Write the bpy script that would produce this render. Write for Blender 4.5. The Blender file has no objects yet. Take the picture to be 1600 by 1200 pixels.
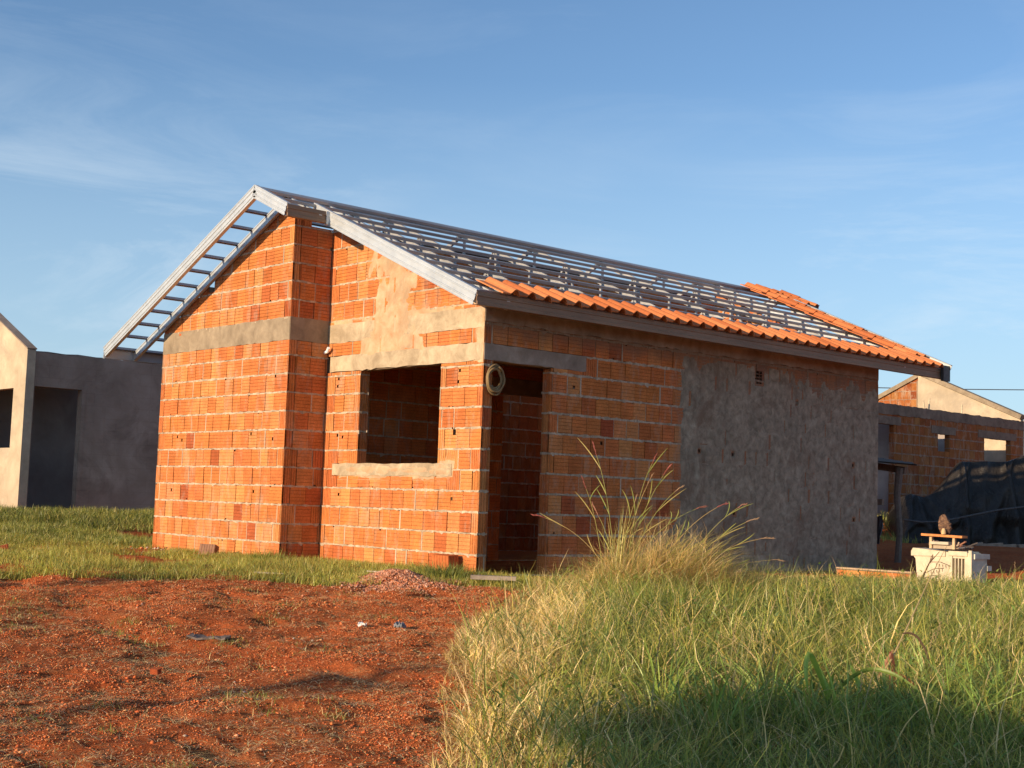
import bpy, math, random
import numpy as np
from mathutils import Vector, Matrix
R = math.radians
random.seed(7); rng = np.random.default_rng(11)
scene = bpy.context.scene
COL = scene.collection

# ------------------------------------------------------------------ constants
CAM = (9.845, -8.409, 0.689); YAW, PITCH, ROLL = R(-48.276), R(5.0015), R(1.9658); FPX = 2144.5
SUN_EL, SUN_AZ = R(13.6), R(3.0)          # light travels towards +Y
XR, ZR = -2.75, 3.97                      # ridge
SR, SL = 0.435, 0.45                      # slopes
XE, XL = 0.36, -6.15                      # right / left eave
W1, PJ, WT, LEN, TH = 2.62, 0.5, 5.44, 6.6, 0.12
def zroof(x): return ZR - SR*(x-XR) if x > XR else ZR + SL*(x-XR)

# ------------------------------------------------------------------ object helpers
def tag(o, label=None, cat=None, group=None, kind=None):
    if label: o['label'] = label
    if cat: o['category'] = cat
    if group: o['group'] = group
    if kind: o['kind'] = kind
    return o
def empty(name, loc, label, cat, group=None):
    o = bpy.data.objects.new(name, None); COL.objects.link(o); o.location = loc
    o.empty_display_size = .2
    return tag(o, label, cat, group)
def world_loc(o):
    v = Vector((0,0,0))
    while o is not None: v += Vector(o.location); o = o.parent
    return v

class MB:
    """collects world-space geometry with one colour per face"""
    def __init__(s): s.v=[]; s.f=[]; s.c=[]
    def add(s, vs, fs, col=(1,1,1)):
        n=len(s.v); s.v += [tuple(v) for v in vs]
        for f in fs: s.f.append(tuple(i+n for i in f)); s.c.append(col)
        return s
    def box(s, a, b, col=(1,1,1)):
        x0,y0,z0=a; x1,y1,z1=b
        v=[(x0,y0,z0),(x1,y0,z0),(x1,y1,z0),(x0,y1,z0),(x0,y0,z1),(x1,y0,z1),(x1,y1,z1),(x0,y1,z1)]
        return s.add(v,[(0,3,2,1),(4,5,6,7),(0,1,5,4),(1,2,6,5),(2,3,7,6),(3,0,4,7)],col)
    def bar(s, p0, p1, w, h, up=(0,0,1), col=(1,1,1)):
        p0=Vector(p0); p1=Vector(p1); d=(p1-p0).normalized(); u=Vector(up)
        side=d.cross(u).normalized(); u=side.cross(d).normalized()
        vs=[]
        for p in (p0,p1):
            for a,b in ((-1,-1),(1,-1),(1,1),(-1,1)): vs.append(p+side*(a*w/2)+u*(b*h/2))
        return s.add(vs,[(0,1,2,3),(7,6,5,4),(0,4,5,1),(1,5,6,2),(2,6,7,3),(3,7,4,0)],col)
    def sweep(s, p0, p1, prof, side, up, col=(1,1,1), cap=True):
        """extrude a closed 2-d profile [(a,b)] (a along side, b along up) from p0 to p1"""
        p0=Vector(p0); p1=Vector(p1); side=Vector(side); up=Vector(up); n=len(prof)
        vs=[p0+side*a+up*b for a,b in prof]+[p1+side*a+up*b for a,b in prof]
        fs=[(i,(i+1)%n,n+(i+1)%n,n+i) for i in range(n)]
        if cap: fs += [tuple(range(n))[::-1], tuple(range(n,2*n))]
        return s.add(vs,fs,col)
    def tube(s, pts, r, n=8, col=(1,1,1), closed=False):
        pts=[Vector(p) for p in pts]; m=len(pts); base=len(s.v)
        prev=None; vs=[]
        for i,p in enumerate(pts):
            if closed: d=(pts[(i+1)%m]-pts[i-1]).normalized()
            else: d=(pts[min(i+1,m-1)]-pts[max(i-1,0)]).normalized()
            a=prev if prev is not None else (Vector((0,0,1)) if abs(d.z)<.9 else Vector((1,0,0)))
            u=(a-d*a.dot(d)).normalized(); w=d.cross(u); prev=u
            rr=r[i] if isinstance(r,(list,tuple)) else r
            for k in range(n):
                t=2*math.pi*k/n; vs.append(p+u*(rr*math.cos(t))+w*(rr*math.sin(t)))
        fs=[]
        for i in range(m if closed else m-1):
            j=(i+1)%m
            for k in range(n): fs.append((i*n+k,i*n+(k+1)%n,j*n+(k+1)%n,j*n+k))
        if not closed: fs += [tuple(range(n))[::-1], tuple(range((m-1)*n,m*n))]
        return s.add(vs,fs,col)
    def build(s, name, mat, parent=None, smooth=False, recalc=True):
        off=world_loc(parent) if parent else Vector((0,0,0))
        me=bpy.data.meshes.new(name)
        me.from_pydata([(v[0]-off.x,v[1]-off.y,v[2]-off.z) for v in s.v],[],s.f)
        if recalc:
            import bmesh
            bm=bmesh.new(); bm.from_mesh(me)
            ca0=None
            bmesh.ops.recalc_face_normals(bm,faces=bm.faces); bm.to_mesh(me); bm.free()
        at=me.color_attributes.new('Col','FLOAT_COLOR','CORNER')
        cols=np.ones((len(me.loops),4),np.float32)
        k=0
        for p,c in zip(me.polygons,s.c):
            cols[p.loop_start:p.loop_start+p.loop_total,:3]=c
        at.data.foreach_set('color',cols.ravel())
        me.materials.append(mat)
        if smooth: me.polygons.foreach_set('use_smooth',[True]*len(me.polygons))
        me.update()
        o=bpy.data.objects.new(name,me); COL.objects.link(o)
        if parent: o.parent=parent
        return o

def np_mesh(name, V, F, mat, cols=None, smooth=False, parent=None):
    """V (n,3); F list of int arrays, each (m,k)"""
    me=bpy.data.meshes.new(name); V=np.asarray(V,np.float32)
    me.vertices.add(len(V)); me.vertices.foreach_set('co',V.ravel())
    tot=np.concatenate([np.full(len(f),f.shape[1],np.int32) for f in F]); idx=np.concatenate([f.ravel() for f in F]).astype(np.int32)
    st=np.concatenate([[0],np.cumsum(tot)[:-1]]).astype(np.int32)
    me.loops.add(len(idx)); me.loops.foreach_set('vertex_index',idx)
    me.polygons.add(len(tot)); me.polygons.foreach_set('loop_start',st); me.polygons.foreach_set('loop_total',tot)
    if smooth: me.polygons.foreach_set('use_smooth',np.ones(len(tot),bool))
    me.update(calc_edges=True)
    if cols is not None:
        at=me.color_attributes.new('Col','FLOAT_COLOR','POINT')
        c=np.ones((len(V),4),np.float32); c[:,:3]=cols; at.data.foreach_set('color',c.ravel())
    me.materials.append(mat)
    o=bpy.data.objects.new(name,me); COL.objects.link(o)
    if parent: o.parent=parent
    return o

# ------------------------------------------------------------------ numpy noise
def _h(ix,iy,seed):
    n=(ix.astype(np.int64)*374761393+iy.astype(np.int64)*668265263+seed*1442695041)&0xffffffff
    n=((n^(n>>13))*1274126177)&0xffffffff
    return ((n^(n>>16))&0xffff)/65535.0
def vn(x,y,scale=1.0,seed=0):
    x=np.asarray(x,float)/scale; y=np.asarray(y,float)/scale
    ix=np.floor(x); iy=np.floor(y); fx=x-ix; fy=y-iy
    fx=fx*fx*(3-2*fx); fy=fy*fy*(3-2*fy)
    a=_h(ix,iy,seed); b=_h(ix+1,iy,seed); c=_h(ix,iy+1,seed); d=_h(ix+1,iy+1,seed)
    return (a*(1-fx)+b*fx)*(1-fy)+(c*(1-fx)+d*fx)*fy
def fbm(x,y,scale,seed,oct=4):
    t=0;a=1;s=0
    for i in range(oct): t=t+a*(vn(x,y,scale/2**i,seed+i*17)-.5); s+=a; a*=.5
    return t/s*2
def sm(a,b,x):
    t=np.clip((x-a)/(b-a),0,1); return t*t*(3-2*t)

# ------------------------------------------------------------------ materials
def nt(name):
    m=bpy.data.materials.new(name); m.use_nodes=True; t=m.node_tree
    b=t.nodes['Principled BSDF']; return m,t,b
def N(t,typ,**k):
    n=t.nodes.new(typ)
    for a,v in k.items():
        if a in n.inputs.keys(): n.inputs[a].default_value=v
        else: setattr(n,a,v)
    return n
def L(t,a,b): t.links.new(a,b)
def noise(t,vec,scale,detail=4,rough=.6,dist=0):
    n=N(t,'ShaderNodeTexNoise'); n.inputs['Scale'].default_value=scale; n.inputs['Detail'].default_value=detail
    n.inputs['Roughness'].default_value=rough; n.inputs['Distortion'].default_value=dist
    if vec is not None: L(t,vec,n.inputs['Vector'])
    return n.outputs['Fac']
def ramp(t,fac,stops):
    n=N(t,'ShaderNodeValToRGB'); e=n.color_ramp.elements
    while len(e)<len(stops): e.new(.5)
    for i,(p,c) in enumerate(stops):
        e[i].position=p; e[i].color=(c,c,c,1) if isinstance(c,(int,float)) else (*c,1)
    L(t,fac,n.inputs['Fac']); return n.outputs['Color']
def mix(t,fac,a,b,mode='MIX'):
    n=N(t,'ShaderNodeMix'); n.data_type='RGBA'; n.blend_type=mode
    for s,v in ((n.inputs[0],fac),(n.inputs[6],a),(n.inputs[7],b)):
        if isinstance(v,(int,float)): s.default_value=v
        elif isinstance(v,tuple): s.default_value=(*v,1)
        else: L(t,v,s)
    return n.outputs[2]
def mth(t,op,a,b=None,c=None,clamp=False):
    n=N(t,'ShaderNodeMath'); n.operation=op; n.use_clamp=clamp
    for i,v in enumerate((a,b,c)):
        if v is None: continue
        if isinstance(v,(int,float)): n.inputs[i].default_value=v
        else: L(t,v,n.inputs[i])
    return n.outputs[0]
def ss(t,a,b,x):
    n=N(t,'ShaderNodeMapRange'); n.interpolation_type='SMOOTHSTEP'; n.inputs[1].default_value=a; n.inputs[2].default_value=b
    L(t,x,n.inputs[0]); return n.outputs[0]
def bump(t,b,h,strength,dist=.01):
    n=N(t,'ShaderNodeBump'); n.inputs['Strength'].default_value=strength; n.inputs['Distance'].default_value=dist
    L(t,h,n.inputs['Height']); L(t,n.outputs[0],b.inputs['Normal'])
def attr(t):
    n=N(t,'ShaderNodeAttribute'); n.attribute_name='Col'; return n.outputs['Color']
def obj_co(t): return N(t,'ShaderNodeTexCoord').outputs['Object']

def masonry(name, coat=None, stain=.55, streak=True):
    m,t,b=nt(name); co=obj_co(t)
    sp=N(t,'ShaderNodeSeparateXYZ'); L(t,co,sp.inputs[0]); X,Y,Z=sp.outputs
    c=attr(t)
    v=noise(t,co,6,5,.7); c=mix(t,1.0,c,ramp(t,v,[(.25,.72),(.75,1.22)]),'MULTIPLY')
    v=noise(t,co,60,3,.6); c=mix(t,1.0,c,ramp(t,v,[(.3,.82),(.7,1.15)]),'MULTIPLY')
    # thin cement smears and drips over the blocks
    mp=N(t,'ShaderNodeMapping'); mp.inputs['Scale'].default_value=(1,1,.35); L(t,co,mp.inputs[0])
    s1=noise(t,mp.outputs[0],9,6,.75,.4); s2=noise(t,co,1.6,3,.5)
    sm_=mth(t,'ADD',s1,mth(t,'MULTIPLY',s2,.35))
    mk=ramp(t,sm_,[(.70,0.0),(.90,stain)])
    cem=mix(t,noise(t,co,25,4,.6),(.34,.26,.19),(.56,.46,.34))
    c=mix(t,mk,c,cem)
    if coat=='side':       # dark brown upper band and faint slurry veil over the far part
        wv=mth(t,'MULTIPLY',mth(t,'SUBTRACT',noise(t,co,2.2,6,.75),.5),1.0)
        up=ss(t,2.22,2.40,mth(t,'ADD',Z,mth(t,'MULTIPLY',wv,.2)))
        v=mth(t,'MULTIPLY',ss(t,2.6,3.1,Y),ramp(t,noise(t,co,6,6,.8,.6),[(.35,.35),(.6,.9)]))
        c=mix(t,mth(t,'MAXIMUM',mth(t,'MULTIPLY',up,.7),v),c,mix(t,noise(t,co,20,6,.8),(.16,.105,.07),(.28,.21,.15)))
    L(t,c,b.inputs['Base Color']); b.inputs['Roughness'].default_value=.92
    b.inputs['Specular IOR Level'].default_value=.15
    h=mth(t,'ADD',noise(t,co,45,6,.75),mth(t,'MULTIPLY',noise(t,co,180,3,.6),.5))
    bump(t,b,h,.55,.006)
    return m
def concrete(name, a, c2, scale=7, bs=.5, dirt=None):
    m,t,b=nt(name); co=obj_co(t)
    c=mix(t,ramp(t,noise(t,co,scale,7,.72,.5),[(.3,0.0),(.7,1.0)]),a,c2)
    c=mix(t,1.0,c,ramp(t,noise(t,co,scale*.25,4,.6),[(.25,.72),(.75,1.2)]),'MULTIPLY')
    if dirt:
        c=mix(t,ramp(t,noise(t,co,1.3,6,.75,.8),[(.5,0.0),(.68,.8)]),c,dirt)
    L(t,c,b.inputs['Base Color']); b.inputs['Roughness'].default_value=.93; b.inputs['Specular IOR Level'].default_value=.15
    bump(t,b,mth(t,'ADD',noise(t,co,50,6,.75),mth(t,'MULTIPLY',noise(t,co,9,4,.6),1.5)),bs,.008)
    return m
def steel(name, col, metal=.75, rough=.42, var=.3):
    m,t,b=nt(name); co=obj_co(t)
    mp=N(t,'ShaderNodeMapping'); mp.inputs['Scale'].default_value=(1,.25,1); L(t,co,mp.inputs[0])
    v=noise(t,mp.outputs[0],5,5,.6,.2)
    c=mix(t,1.0,col,ramp(t,v,[(.3,1-var),(.7,1+var*.6)]),'MULTIPLY')
    c=mix(t,ramp(t,noise(t,co,5,5,.7),[(.62,0.0),(.8,.22)]),c,(.30,.22,.16))
    L(t,c,b.inputs['Base Color']); b.inputs['Metallic'].default_value=metal
    L(t,ramp(t,noise(t,co,30,4,.7),[(.3,rough-.1),(.7,rough+.15)]),b.inputs['Roughness'])
    bump(t,b,noise(t,co,6,3,.5),.08,.004)
    return m
def tinted(name, rough=.85, spec=.2, v1=.25, bs=.3, sc=20):
    m,t,b=nt(name); co=obj_co(t)
    c=mix(t,1.0,attr(t),ramp(t,noise(t,co,sc,5,.7),[(.25,1-v1),(.75,1+v1)]),'MULTIPLY')
    L(t,c,b.inputs['Base Color']); b.inputs['Roughness'].default_value=rough; b.inputs['Specular IOR Level'].default_value=spec
    bump(t,b,noise(t,co,sc*4,4,.7),bs,.004)
    return m
def blade_mat(name, trans=.45):
    m=bpy.data.materials.new(name); m.use_nodes=True; t=m.node_tree; t.nodes.clear()
    out=N(t,'ShaderNodeOutputMaterial'); a=attr(t)
    d=N(t,'ShaderNodeBsdfDiffuse'); tr=N(t,'ShaderNodeBsdfTranslucent'); g=N(t,'ShaderNodeBsdfGlossy'); g.inputs['Roughness'].default_value=.45
    L(t,a,d.inputs[0]); L(t,mix(t,1.0,a,(1.15,1.1,.6),'MULTIPLY'),tr.inputs[0]); g.inputs[0].default_value=(.9,.9,.8,1)
    m1=N(t,'ShaderNodeMixShader'); m1.inputs[0].default_value=trans; L(t,d.outputs[0],m1.inputs[1]); L(t,tr.outputs[0],m1.inputs[2])
    m2=N(t,'ShaderNodeMixShader'); m2.inputs[0].default_value=.04; L(t,m1.outputs[0],m2.inputs[1]); L(t,g.outputs[0],m2.inputs[2])
    L(t,m2.outputs[0],out.inputs[0]); return m

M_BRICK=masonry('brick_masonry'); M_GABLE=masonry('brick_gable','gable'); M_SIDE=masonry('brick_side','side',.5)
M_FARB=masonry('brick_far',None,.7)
M_CONC=concrete('concrete',(.25,.195,.135),(.40,.32,.225))
M_CONCL=concrete('concrete_pale',(.34,.26,.17),(.64,.52,.36),6,.6,(.30,.23,.15))
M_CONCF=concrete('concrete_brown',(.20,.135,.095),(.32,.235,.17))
M_CONCG=concrete('concrete_grey',(.27,.215,.165),(.42,.35,.285))
M_SMEAR=concrete('cement_smear',(.52,.29,.15),(.62,.49,.33),7,.7,(.36,.26,.17))
M_COAT=concrete('slurry_coat',(.20,.165,.115),(.45,.385,.285),11,1.0,(.20,.135,.09))
M_PLAST=concrete('plaster_cream',(.46,.37,.26),(.60,.50,.36),3,.35,(.36,.30,.23))
M_PLASTG=concrete('plaster_grey',(.31,.235,.18),(.42,.335,.27),2.2,.35,(.24,.18,.14))
M_PLASTD=concrete('plaster_dim',(.34,.29,.255),(.44,.385,.35),2.2,.3)
for mm_ in (M_PLASTG,):
    t=mm_.node_tree; b=t.nodes['Principled BSDF']; src=b.inputs['Base Color'].links[0].from_socket; co=obj_co(t); sp=N(t,'ShaderNodeSeparateXYZ'); L(t,co,sp.inputs[0]); cb=N(t,'ShaderNodeCombineXYZ'); L(t,mth(t,'ADD',sp.outputs[0],sp.outputs[1]),cb.inputs[0]); L(t,sp.outputs[2],cb.inputs[1])
    bk=N(t,'ShaderNodeTexBrick'); L(t,cb.outputs[0],bk.inputs['Vector']); bk.inputs['Scale'].default_value=1; bk.inputs['Brick Width'].default_value=.4; bk.inputs['Row Height'].default_value=.2; bk.inputs['Mortar Size'].default_value=.006; bk.inputs['Mortar Smooth'].default_value=.6; bk.inputs['Color1'].default_value=(1,1,1,1); bk.inputs['Color2'].default_value=(.90,.90,.90,1); bk.inputs['Mortar'].default_value=(.80,.79,.78,1)
    L(t,mix(t,ramp(t,noise(t,co,1.5,4,.6),[(.4,.25),(.6,.9)]),src,mix(t,1.0,src,bk.outputs[0],'MULTIPLY')),b.inputs['Base Color'])
M_GALV=steel('galvanised',(.54,.58,.61),.40,.42,.14)
M_PURL=steel('purlin_steel',(.42,.425,.43),.6,.5,.2)
M_EAVE=steel('eave_steel',(.27,.165,.095),.15,.55,.2)  # brown puts shade and red-ground bounce into the steel colour
M_DARK=steel('dark_cap',(.05,.05,.05),.2,.5,.2)
M_TILE=tinted('clay_tile',.75,.25,.16,.25,25)
M_CLAY=tinted('clay_piece',.9,.15,.22,.4,25)
M_WOOD=tinted('rough_wood',.85,.15,.35,.5,18)
M_MISC=tinted('misc_matte',.7,.3,.15,.2,20)
M_STONE=tinted('stones',.95,.1,.2,.3,40)
M_BLADE=blade_mat('grass_blade',.26); M_DRY=blade_mat('dry_blade',.15)

# ------------------------------------------------------------------ polygon clipping for walls
def clip(poly, planes):
    """planes: (a,b,c) keeps a*u+b*z<=c"""
    for a,b,c in planes:
        out=[]; n=len(poly)
        for i in range(n):
            p=poly[i]; q=poly[(i+1)%n]; dp=a*p[0]+b*p[1]-c; dq=a*q[0]+b*q[1]-c
            if dp<=0: out.append(p)
            if (dp<0<dq) or (dq<0<dp):
                k=dp/(dp-dq); out.append((p[0]+(q[0]-p[0])*k,p[1]+(q[1]-p[1])*k))
        poly=out
        if len(poly)<3: return []
    ar=sum(poly[i][0]*poly[(i+1)%len(poly)][1]-poly[(i+1)%len(poly)][0]*poly[i][1] for i in range(len(poly)))
    return poly if abs(ar)>2e-5 else []
def subtract(rects, z):
    out=[]
    for (a,b,c,d) in rects:
        za,zb,zc,zd=z
        if zb<=a or za>=b or zd<=c or zc>=d: out.append((a,b,c,d)); continue
        if c<zc: out.append((a,b,c,zc))
        if d>zd: out.append((a,b,zd,d))
        cc,dd=max(c,zc),min(d,zd)
        if a<za: out.append((a,za,cc,dd))
        if b>zb: out.append((zb,b,cc,dd))
    return out
def coat_sheet(name,fr,u0,u1,z0,z1,maskf,mat,parent,step=.015,n0=.0045,planes=(),zones=(),joints=.25,cw=.2,seed=0,amp=.004):
    """thin trowelled cement layer: a real relief sheet that dives behind the block faces where the mask is negative"""
    nu=int((u1-u0)/step)+1; nz=int((z1-z0)/step)+1
    U,Z=np.meshgrid(np.linspace(u0,u1,nu),np.linspace(z0,z1,nz),indexing='ij')
    m_=maskf(U,Z)
    n_=np.clip(m_*.06,-.014,n0)+amp*fbm(U,Z,.16,seed,3)*.6+amp*.5*fbm(U,Z,.04,seed+5,2)
    row=np.floor(Z/.2); fz=Z/.2-row
    ju=(U+ _h(row,row*0,seed+3)*cw)/cw; jc=np.floor(ju); fj=ju-jc
    hit=(_h(jc,row,seed+9)<joints)&(np.abs(fj-.5)*cw<step*.55)&(fz>.12)&(fz<.9)&(_h(jc,row+50,seed)*.8+.2>np.abs(fz-.5))
    hb=(np.abs(fz-.06)*.2<step*.5)&(vn(U,Z,.25,seed+4)>.72)
    n_=np.where(hit,-.016,n_); n_=np.where(hb,n_-.005,n_)
    for zo in zones: n_=np.where((U>zo[0])&(U<zo[1])&(Z>zo[2])&(Z<zo[3]),-.05,n_)
    keep=np.ones_like(U,bool)
    for a,b,c in planes: keep&=(a*U+b*Z<=c-.01)
    P=np.stack([fr.O.x+fr.U.x*U+fr.N.x*n_,fr.O.y+fr.U.y*U+fr.N.y*n_,fr.O.z+Z],-1)
    off=world_loc(parent); P=P-np.array([off.x,off.y,off.z])
    ok=keep&(n_>-.013); q=ok[:-1,:-1]|ok[1:,:-1]|ok[1:,1:]|ok[:-1,1:]; q&=keep[:-1,:-1]&keep[1:,:-1]&keep[1:,1:]&keep[:-1,1:]
    ii=np.arange(nu*nz).reshape(nu,nz); F=np.stack([ii[:-1,:-1],ii[1:,:-1],ii[1:,1:],ii[:-1,1:]],-1)[q]
    o_=np_mesh(name,P.reshape(-1,3),[F],mat,smooth=True); o_.parent=parent; return o_
class Frame:
    def __init__(s,O,U,Nn): s.O=Vector(O); s.U=Vector(U); s.N=Vector(Nn)
    def p(s,u,z,n): return s.O+s.U*u+Vector((0,0,z))+s.N*n
def prism(mb,fr,poly,n0,n1,col):
    m=len(poly)
    vs=[fr.p(u,z,n0) for u,z in poly]+[fr.p(u,z,n1) for u,z in poly]
    mb.add(vs,[tuple(range(m)),tuple(range(m,2*m))[::-1]]+[(i,m+i,m+(i+1)%m,(i+1)%m) for i in range(m)],col)
def rect(a,b,c,d): return [(a,c),(b,c),(b,d),(a,d)]
def block_col():
    r=random.random()
    if r<.018: c=(.40,.10,.038)
    elif r<.09: c=(.49,.145,.047)
    elif r<.32: c=(.62,.25,.09)
    else: c=(.58,.190,.060)
    k=random.uniform(.95,1.06); g=random.uniform(.94,1.10)
    return (c[0]*k,c[1]*k*g,c[2]*k)
MORT=[(.50,.40,.29),(.43,.34,.24),(.56,.46,.34)]
GROOVE=(.30,.070,.022)

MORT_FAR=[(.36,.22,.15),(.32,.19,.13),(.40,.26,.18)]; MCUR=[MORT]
def bricks(mb,fr,len_,z0,ztop,planes=(),zones=(),holes=(),cw=.185,rib=True,seed=0,ends=.1,mortar=.0098,row=.2):
    """zones: rects without blocks (openings, concrete); holes: small pits"""
    rnd=random.Random(seed); k=0; z=z0
    while z<ztop-.01:
        zt=min(z+row,ztop); u=0.0
        cuts=[]
        # cells
        while u<len_-.01:
            vert=False
            if u==0.0: w=rnd.choice([.09,.10,.17]) if ends else rnd.uniform(.08,.18); vert=ends>0
            elif len_-u<.26: w=len_-u; vert=ends>0 and w<.16
            else: w=cw*rnd.uniform(.92,1.08)
            if len_-u-w<.05: w=len_-u
            gap=.006
            if rnd.random()<.24: gap=rnd.uniform(.012,.022)
            cuts.append((u,u+w,vert,gap)); u+=w
        for (a,b,vert,gap) in cuts:
            col=block_col(); dn=rnd.uniform(-.004,.003)
            ra=a+gap*.5 if a>0 else a; rb=b-.003 if b<len_ else b
            rr=[(ra,rb,z+mortar*.8,zt-mortar*.8)]
            for zo in zones:
                rr=subtract(rr,zo)
            touch=any((abs(q[1]-zo[0])<.002 or abs(q[0]-zo[1])<.002) and q[1]-q[0]<.17 for q in rr for zo in zones)
            for h in holes: rr=subtract(rr,h)
            if rib and rnd.random()<.20:
                cwd,chh=rnd.uniform(.008,.035),rnd.uniform(.006,.022); cx_=rnd.choice([ra,rb-cwd,rnd.uniform(ra,rb-cwd)]); cz_=rnd.choice([z+mortar*.8,zt-mortar*.8-chh])
                rr=subtract(rr,(cx_,cx_+cwd,cz_,cz_+chh))
            for (p,q,s,t_) in rr:
                if q-p<.006 or t_-s<.006: continue
                pl=clip(rect(p,q,s,t_),planes)
                if not pl: continue
                gc=tuple(x*.62 for x in col)
                prism(mb,fr,pl,-.02,-.006+dn,gc)
                if not rib: continue
                if vert or touch:
                    nr=max(1,round((q-p)/.03)); st=(q-p)/nr
                    for i in range(nr):
                        pp=clip(rect(p+i*st+.0025,p+(i+1)*st-.0025,s,t_),planes)
                        if pp: prism(mb,fr,pp,-.019,dn,col)
                else:
                    nr=max(1,round((t_-s)/.036)); st=(t_-s)/nr
                    for i in range(nr):
                        pp=clip(rect(p,q,s+i*st+.0022,s+(i+1)*st-.0022),planes)
                        if pp: prism(mb,fr,pp,-.019,dn,col)
            if gap>.01 and a>0:
                rr=[(a-.004,a+gap*.5+.003,z,zt)]
                for zo in zones: rr=subtract(rr,zo)
                for q in rr:
                    pl=clip(rect(*q),planes)
                    if pl: prism(mb,fr,pl,-.019,rnd.uniform(-.006,.003),rnd.choice(MCUR[0]))
        # bed
        if z>z0-.001:
            u=0.0; h0=mortar*rnd.uniform(.7,1.3); h1=mortar*rnd.uniform(.7,1.3); n0=.002
            while u<len_:
                du=min(rnd.uniform(.018,.06),len_-u)
                if du<.004: break
                g0=mortar*rnd.uniform(.4,1.7)*(1 if rnd.random()>.06 else 2.0); g1=mortar*rnd.uniform(.4,1.6); n1=rnd.uniform(-.006,.008)
                um=u+du/2; inz=any(zo[0]<um<zo[1] and zo[2]<z<zo[3] for zo in list(zones)+list(holes))
                ok=all(a*um+b*(z+.02)<=c for a,b,c in planes)
                if not inz and ok:
                    vs=[fr.p(u,z-h0,-.019),fr.p(u,z-h0,n0-.003),fr.p(u,z+h1,n0-.002),fr.p(u,z+h1,-.019),
                        fr.p(u+du,z-g0,-.019),fr.p(u+du,z-g0,n1-.003),fr.p(u+du,z+g1,n1-.002),fr.p(u+du,z+g1,-.019)]
                    mb.add(vs,[(0,1,2,3),(7,6,5,4),(0,4,5,1),(1,5,6,2),(2,6,7,3),(3,7,4,0)],rnd.choice(MCUR[0]))
                h0,h1,n0=g0,g1,n1; u+=du
        z+=row; k+=1
def core(mb,fr,ua,ub,za,zb,n0,n1,planes=(),openings=(),pits=(),col=(.30,.22,.15)):
    us=sorted({ua,ub,*[v for o in list(openings)+list(pits) for v in o[:2] if ua<v<ub]})
    zs=sorted({za,zb,*[v for o in list(openings)+list(pits) for v in o[2:4] if za<v<zb]})
    for i in range(len(us)-1):
        for j in range(len(zs)-1):
            um=(us[i]+us[i+1])/2; zm=(zs[j]+zs[j+1])/2
            if any(o[0]<um<o[1] and o[2]<zm<o[3] for o in openings): continue
            pit=any(o[0]<um<o[1] and o[2]<zm<o[3] for o in pits)
            pl=clip(rect(us[i],us[i+1],zs[j],zs[j+1]),planes)
            if pl: prism(mb,fr,pl,n0,(n1-.06) if pit else n1,(.02,.012,.01) if pit else col)  # pit floors coloured near black for the darkness inside the holes
def band(mb,fr,u0,u1,z0,z1,n0,n1,planes=(),seg=.09,jit=.006,seed=0,col=(1,1,1)):
    rnd=random.Random(seed); u=u0; a0=z0;a1=z1;m0=n1
    while u<u1-.003:
        du=min(seg*rnd.uniform(.6,1.4),u1-u)
        if u1-u-du<.02: du=u1-u
        b0=z0+rnd.uniform(-jit,jit); b1=z1+rnd.uniform(-jit,jit); m1=n1+rnd.uniform(-.002,.002)
        pl=clip([(u,a0),(u+du,b0),(u+du,b1),(u,a1)],planes)
        if pl:
            if len(pl)==4 and not planes:
                vs=[fr.p(u,a0,n0),fr.p(u,a0,m0),fr.p(u,a1,m0),fr.p(u,a1,n0),fr.p(u+du,b0,n0),fr.p(u+du,b0,m1),fr.p(u+du,b1,m1),fr.p(u+du,b1,n0)]
                mb.add(vs,[(0,1,2,3),(7,6,5,4),(0,4,5,1),(1,5,6,2),(2,6,7,3),(3,7,4,0)],col)
            else: prism(mb,fr,pl,n0,n1,col)
        a0,a1,m0=b0,b1,m1; u+=du
def H(cx,cz,w=.036,h=.034): return (cx-w/2,cx+w/2,cz-h/2,cz+h/2)
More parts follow.
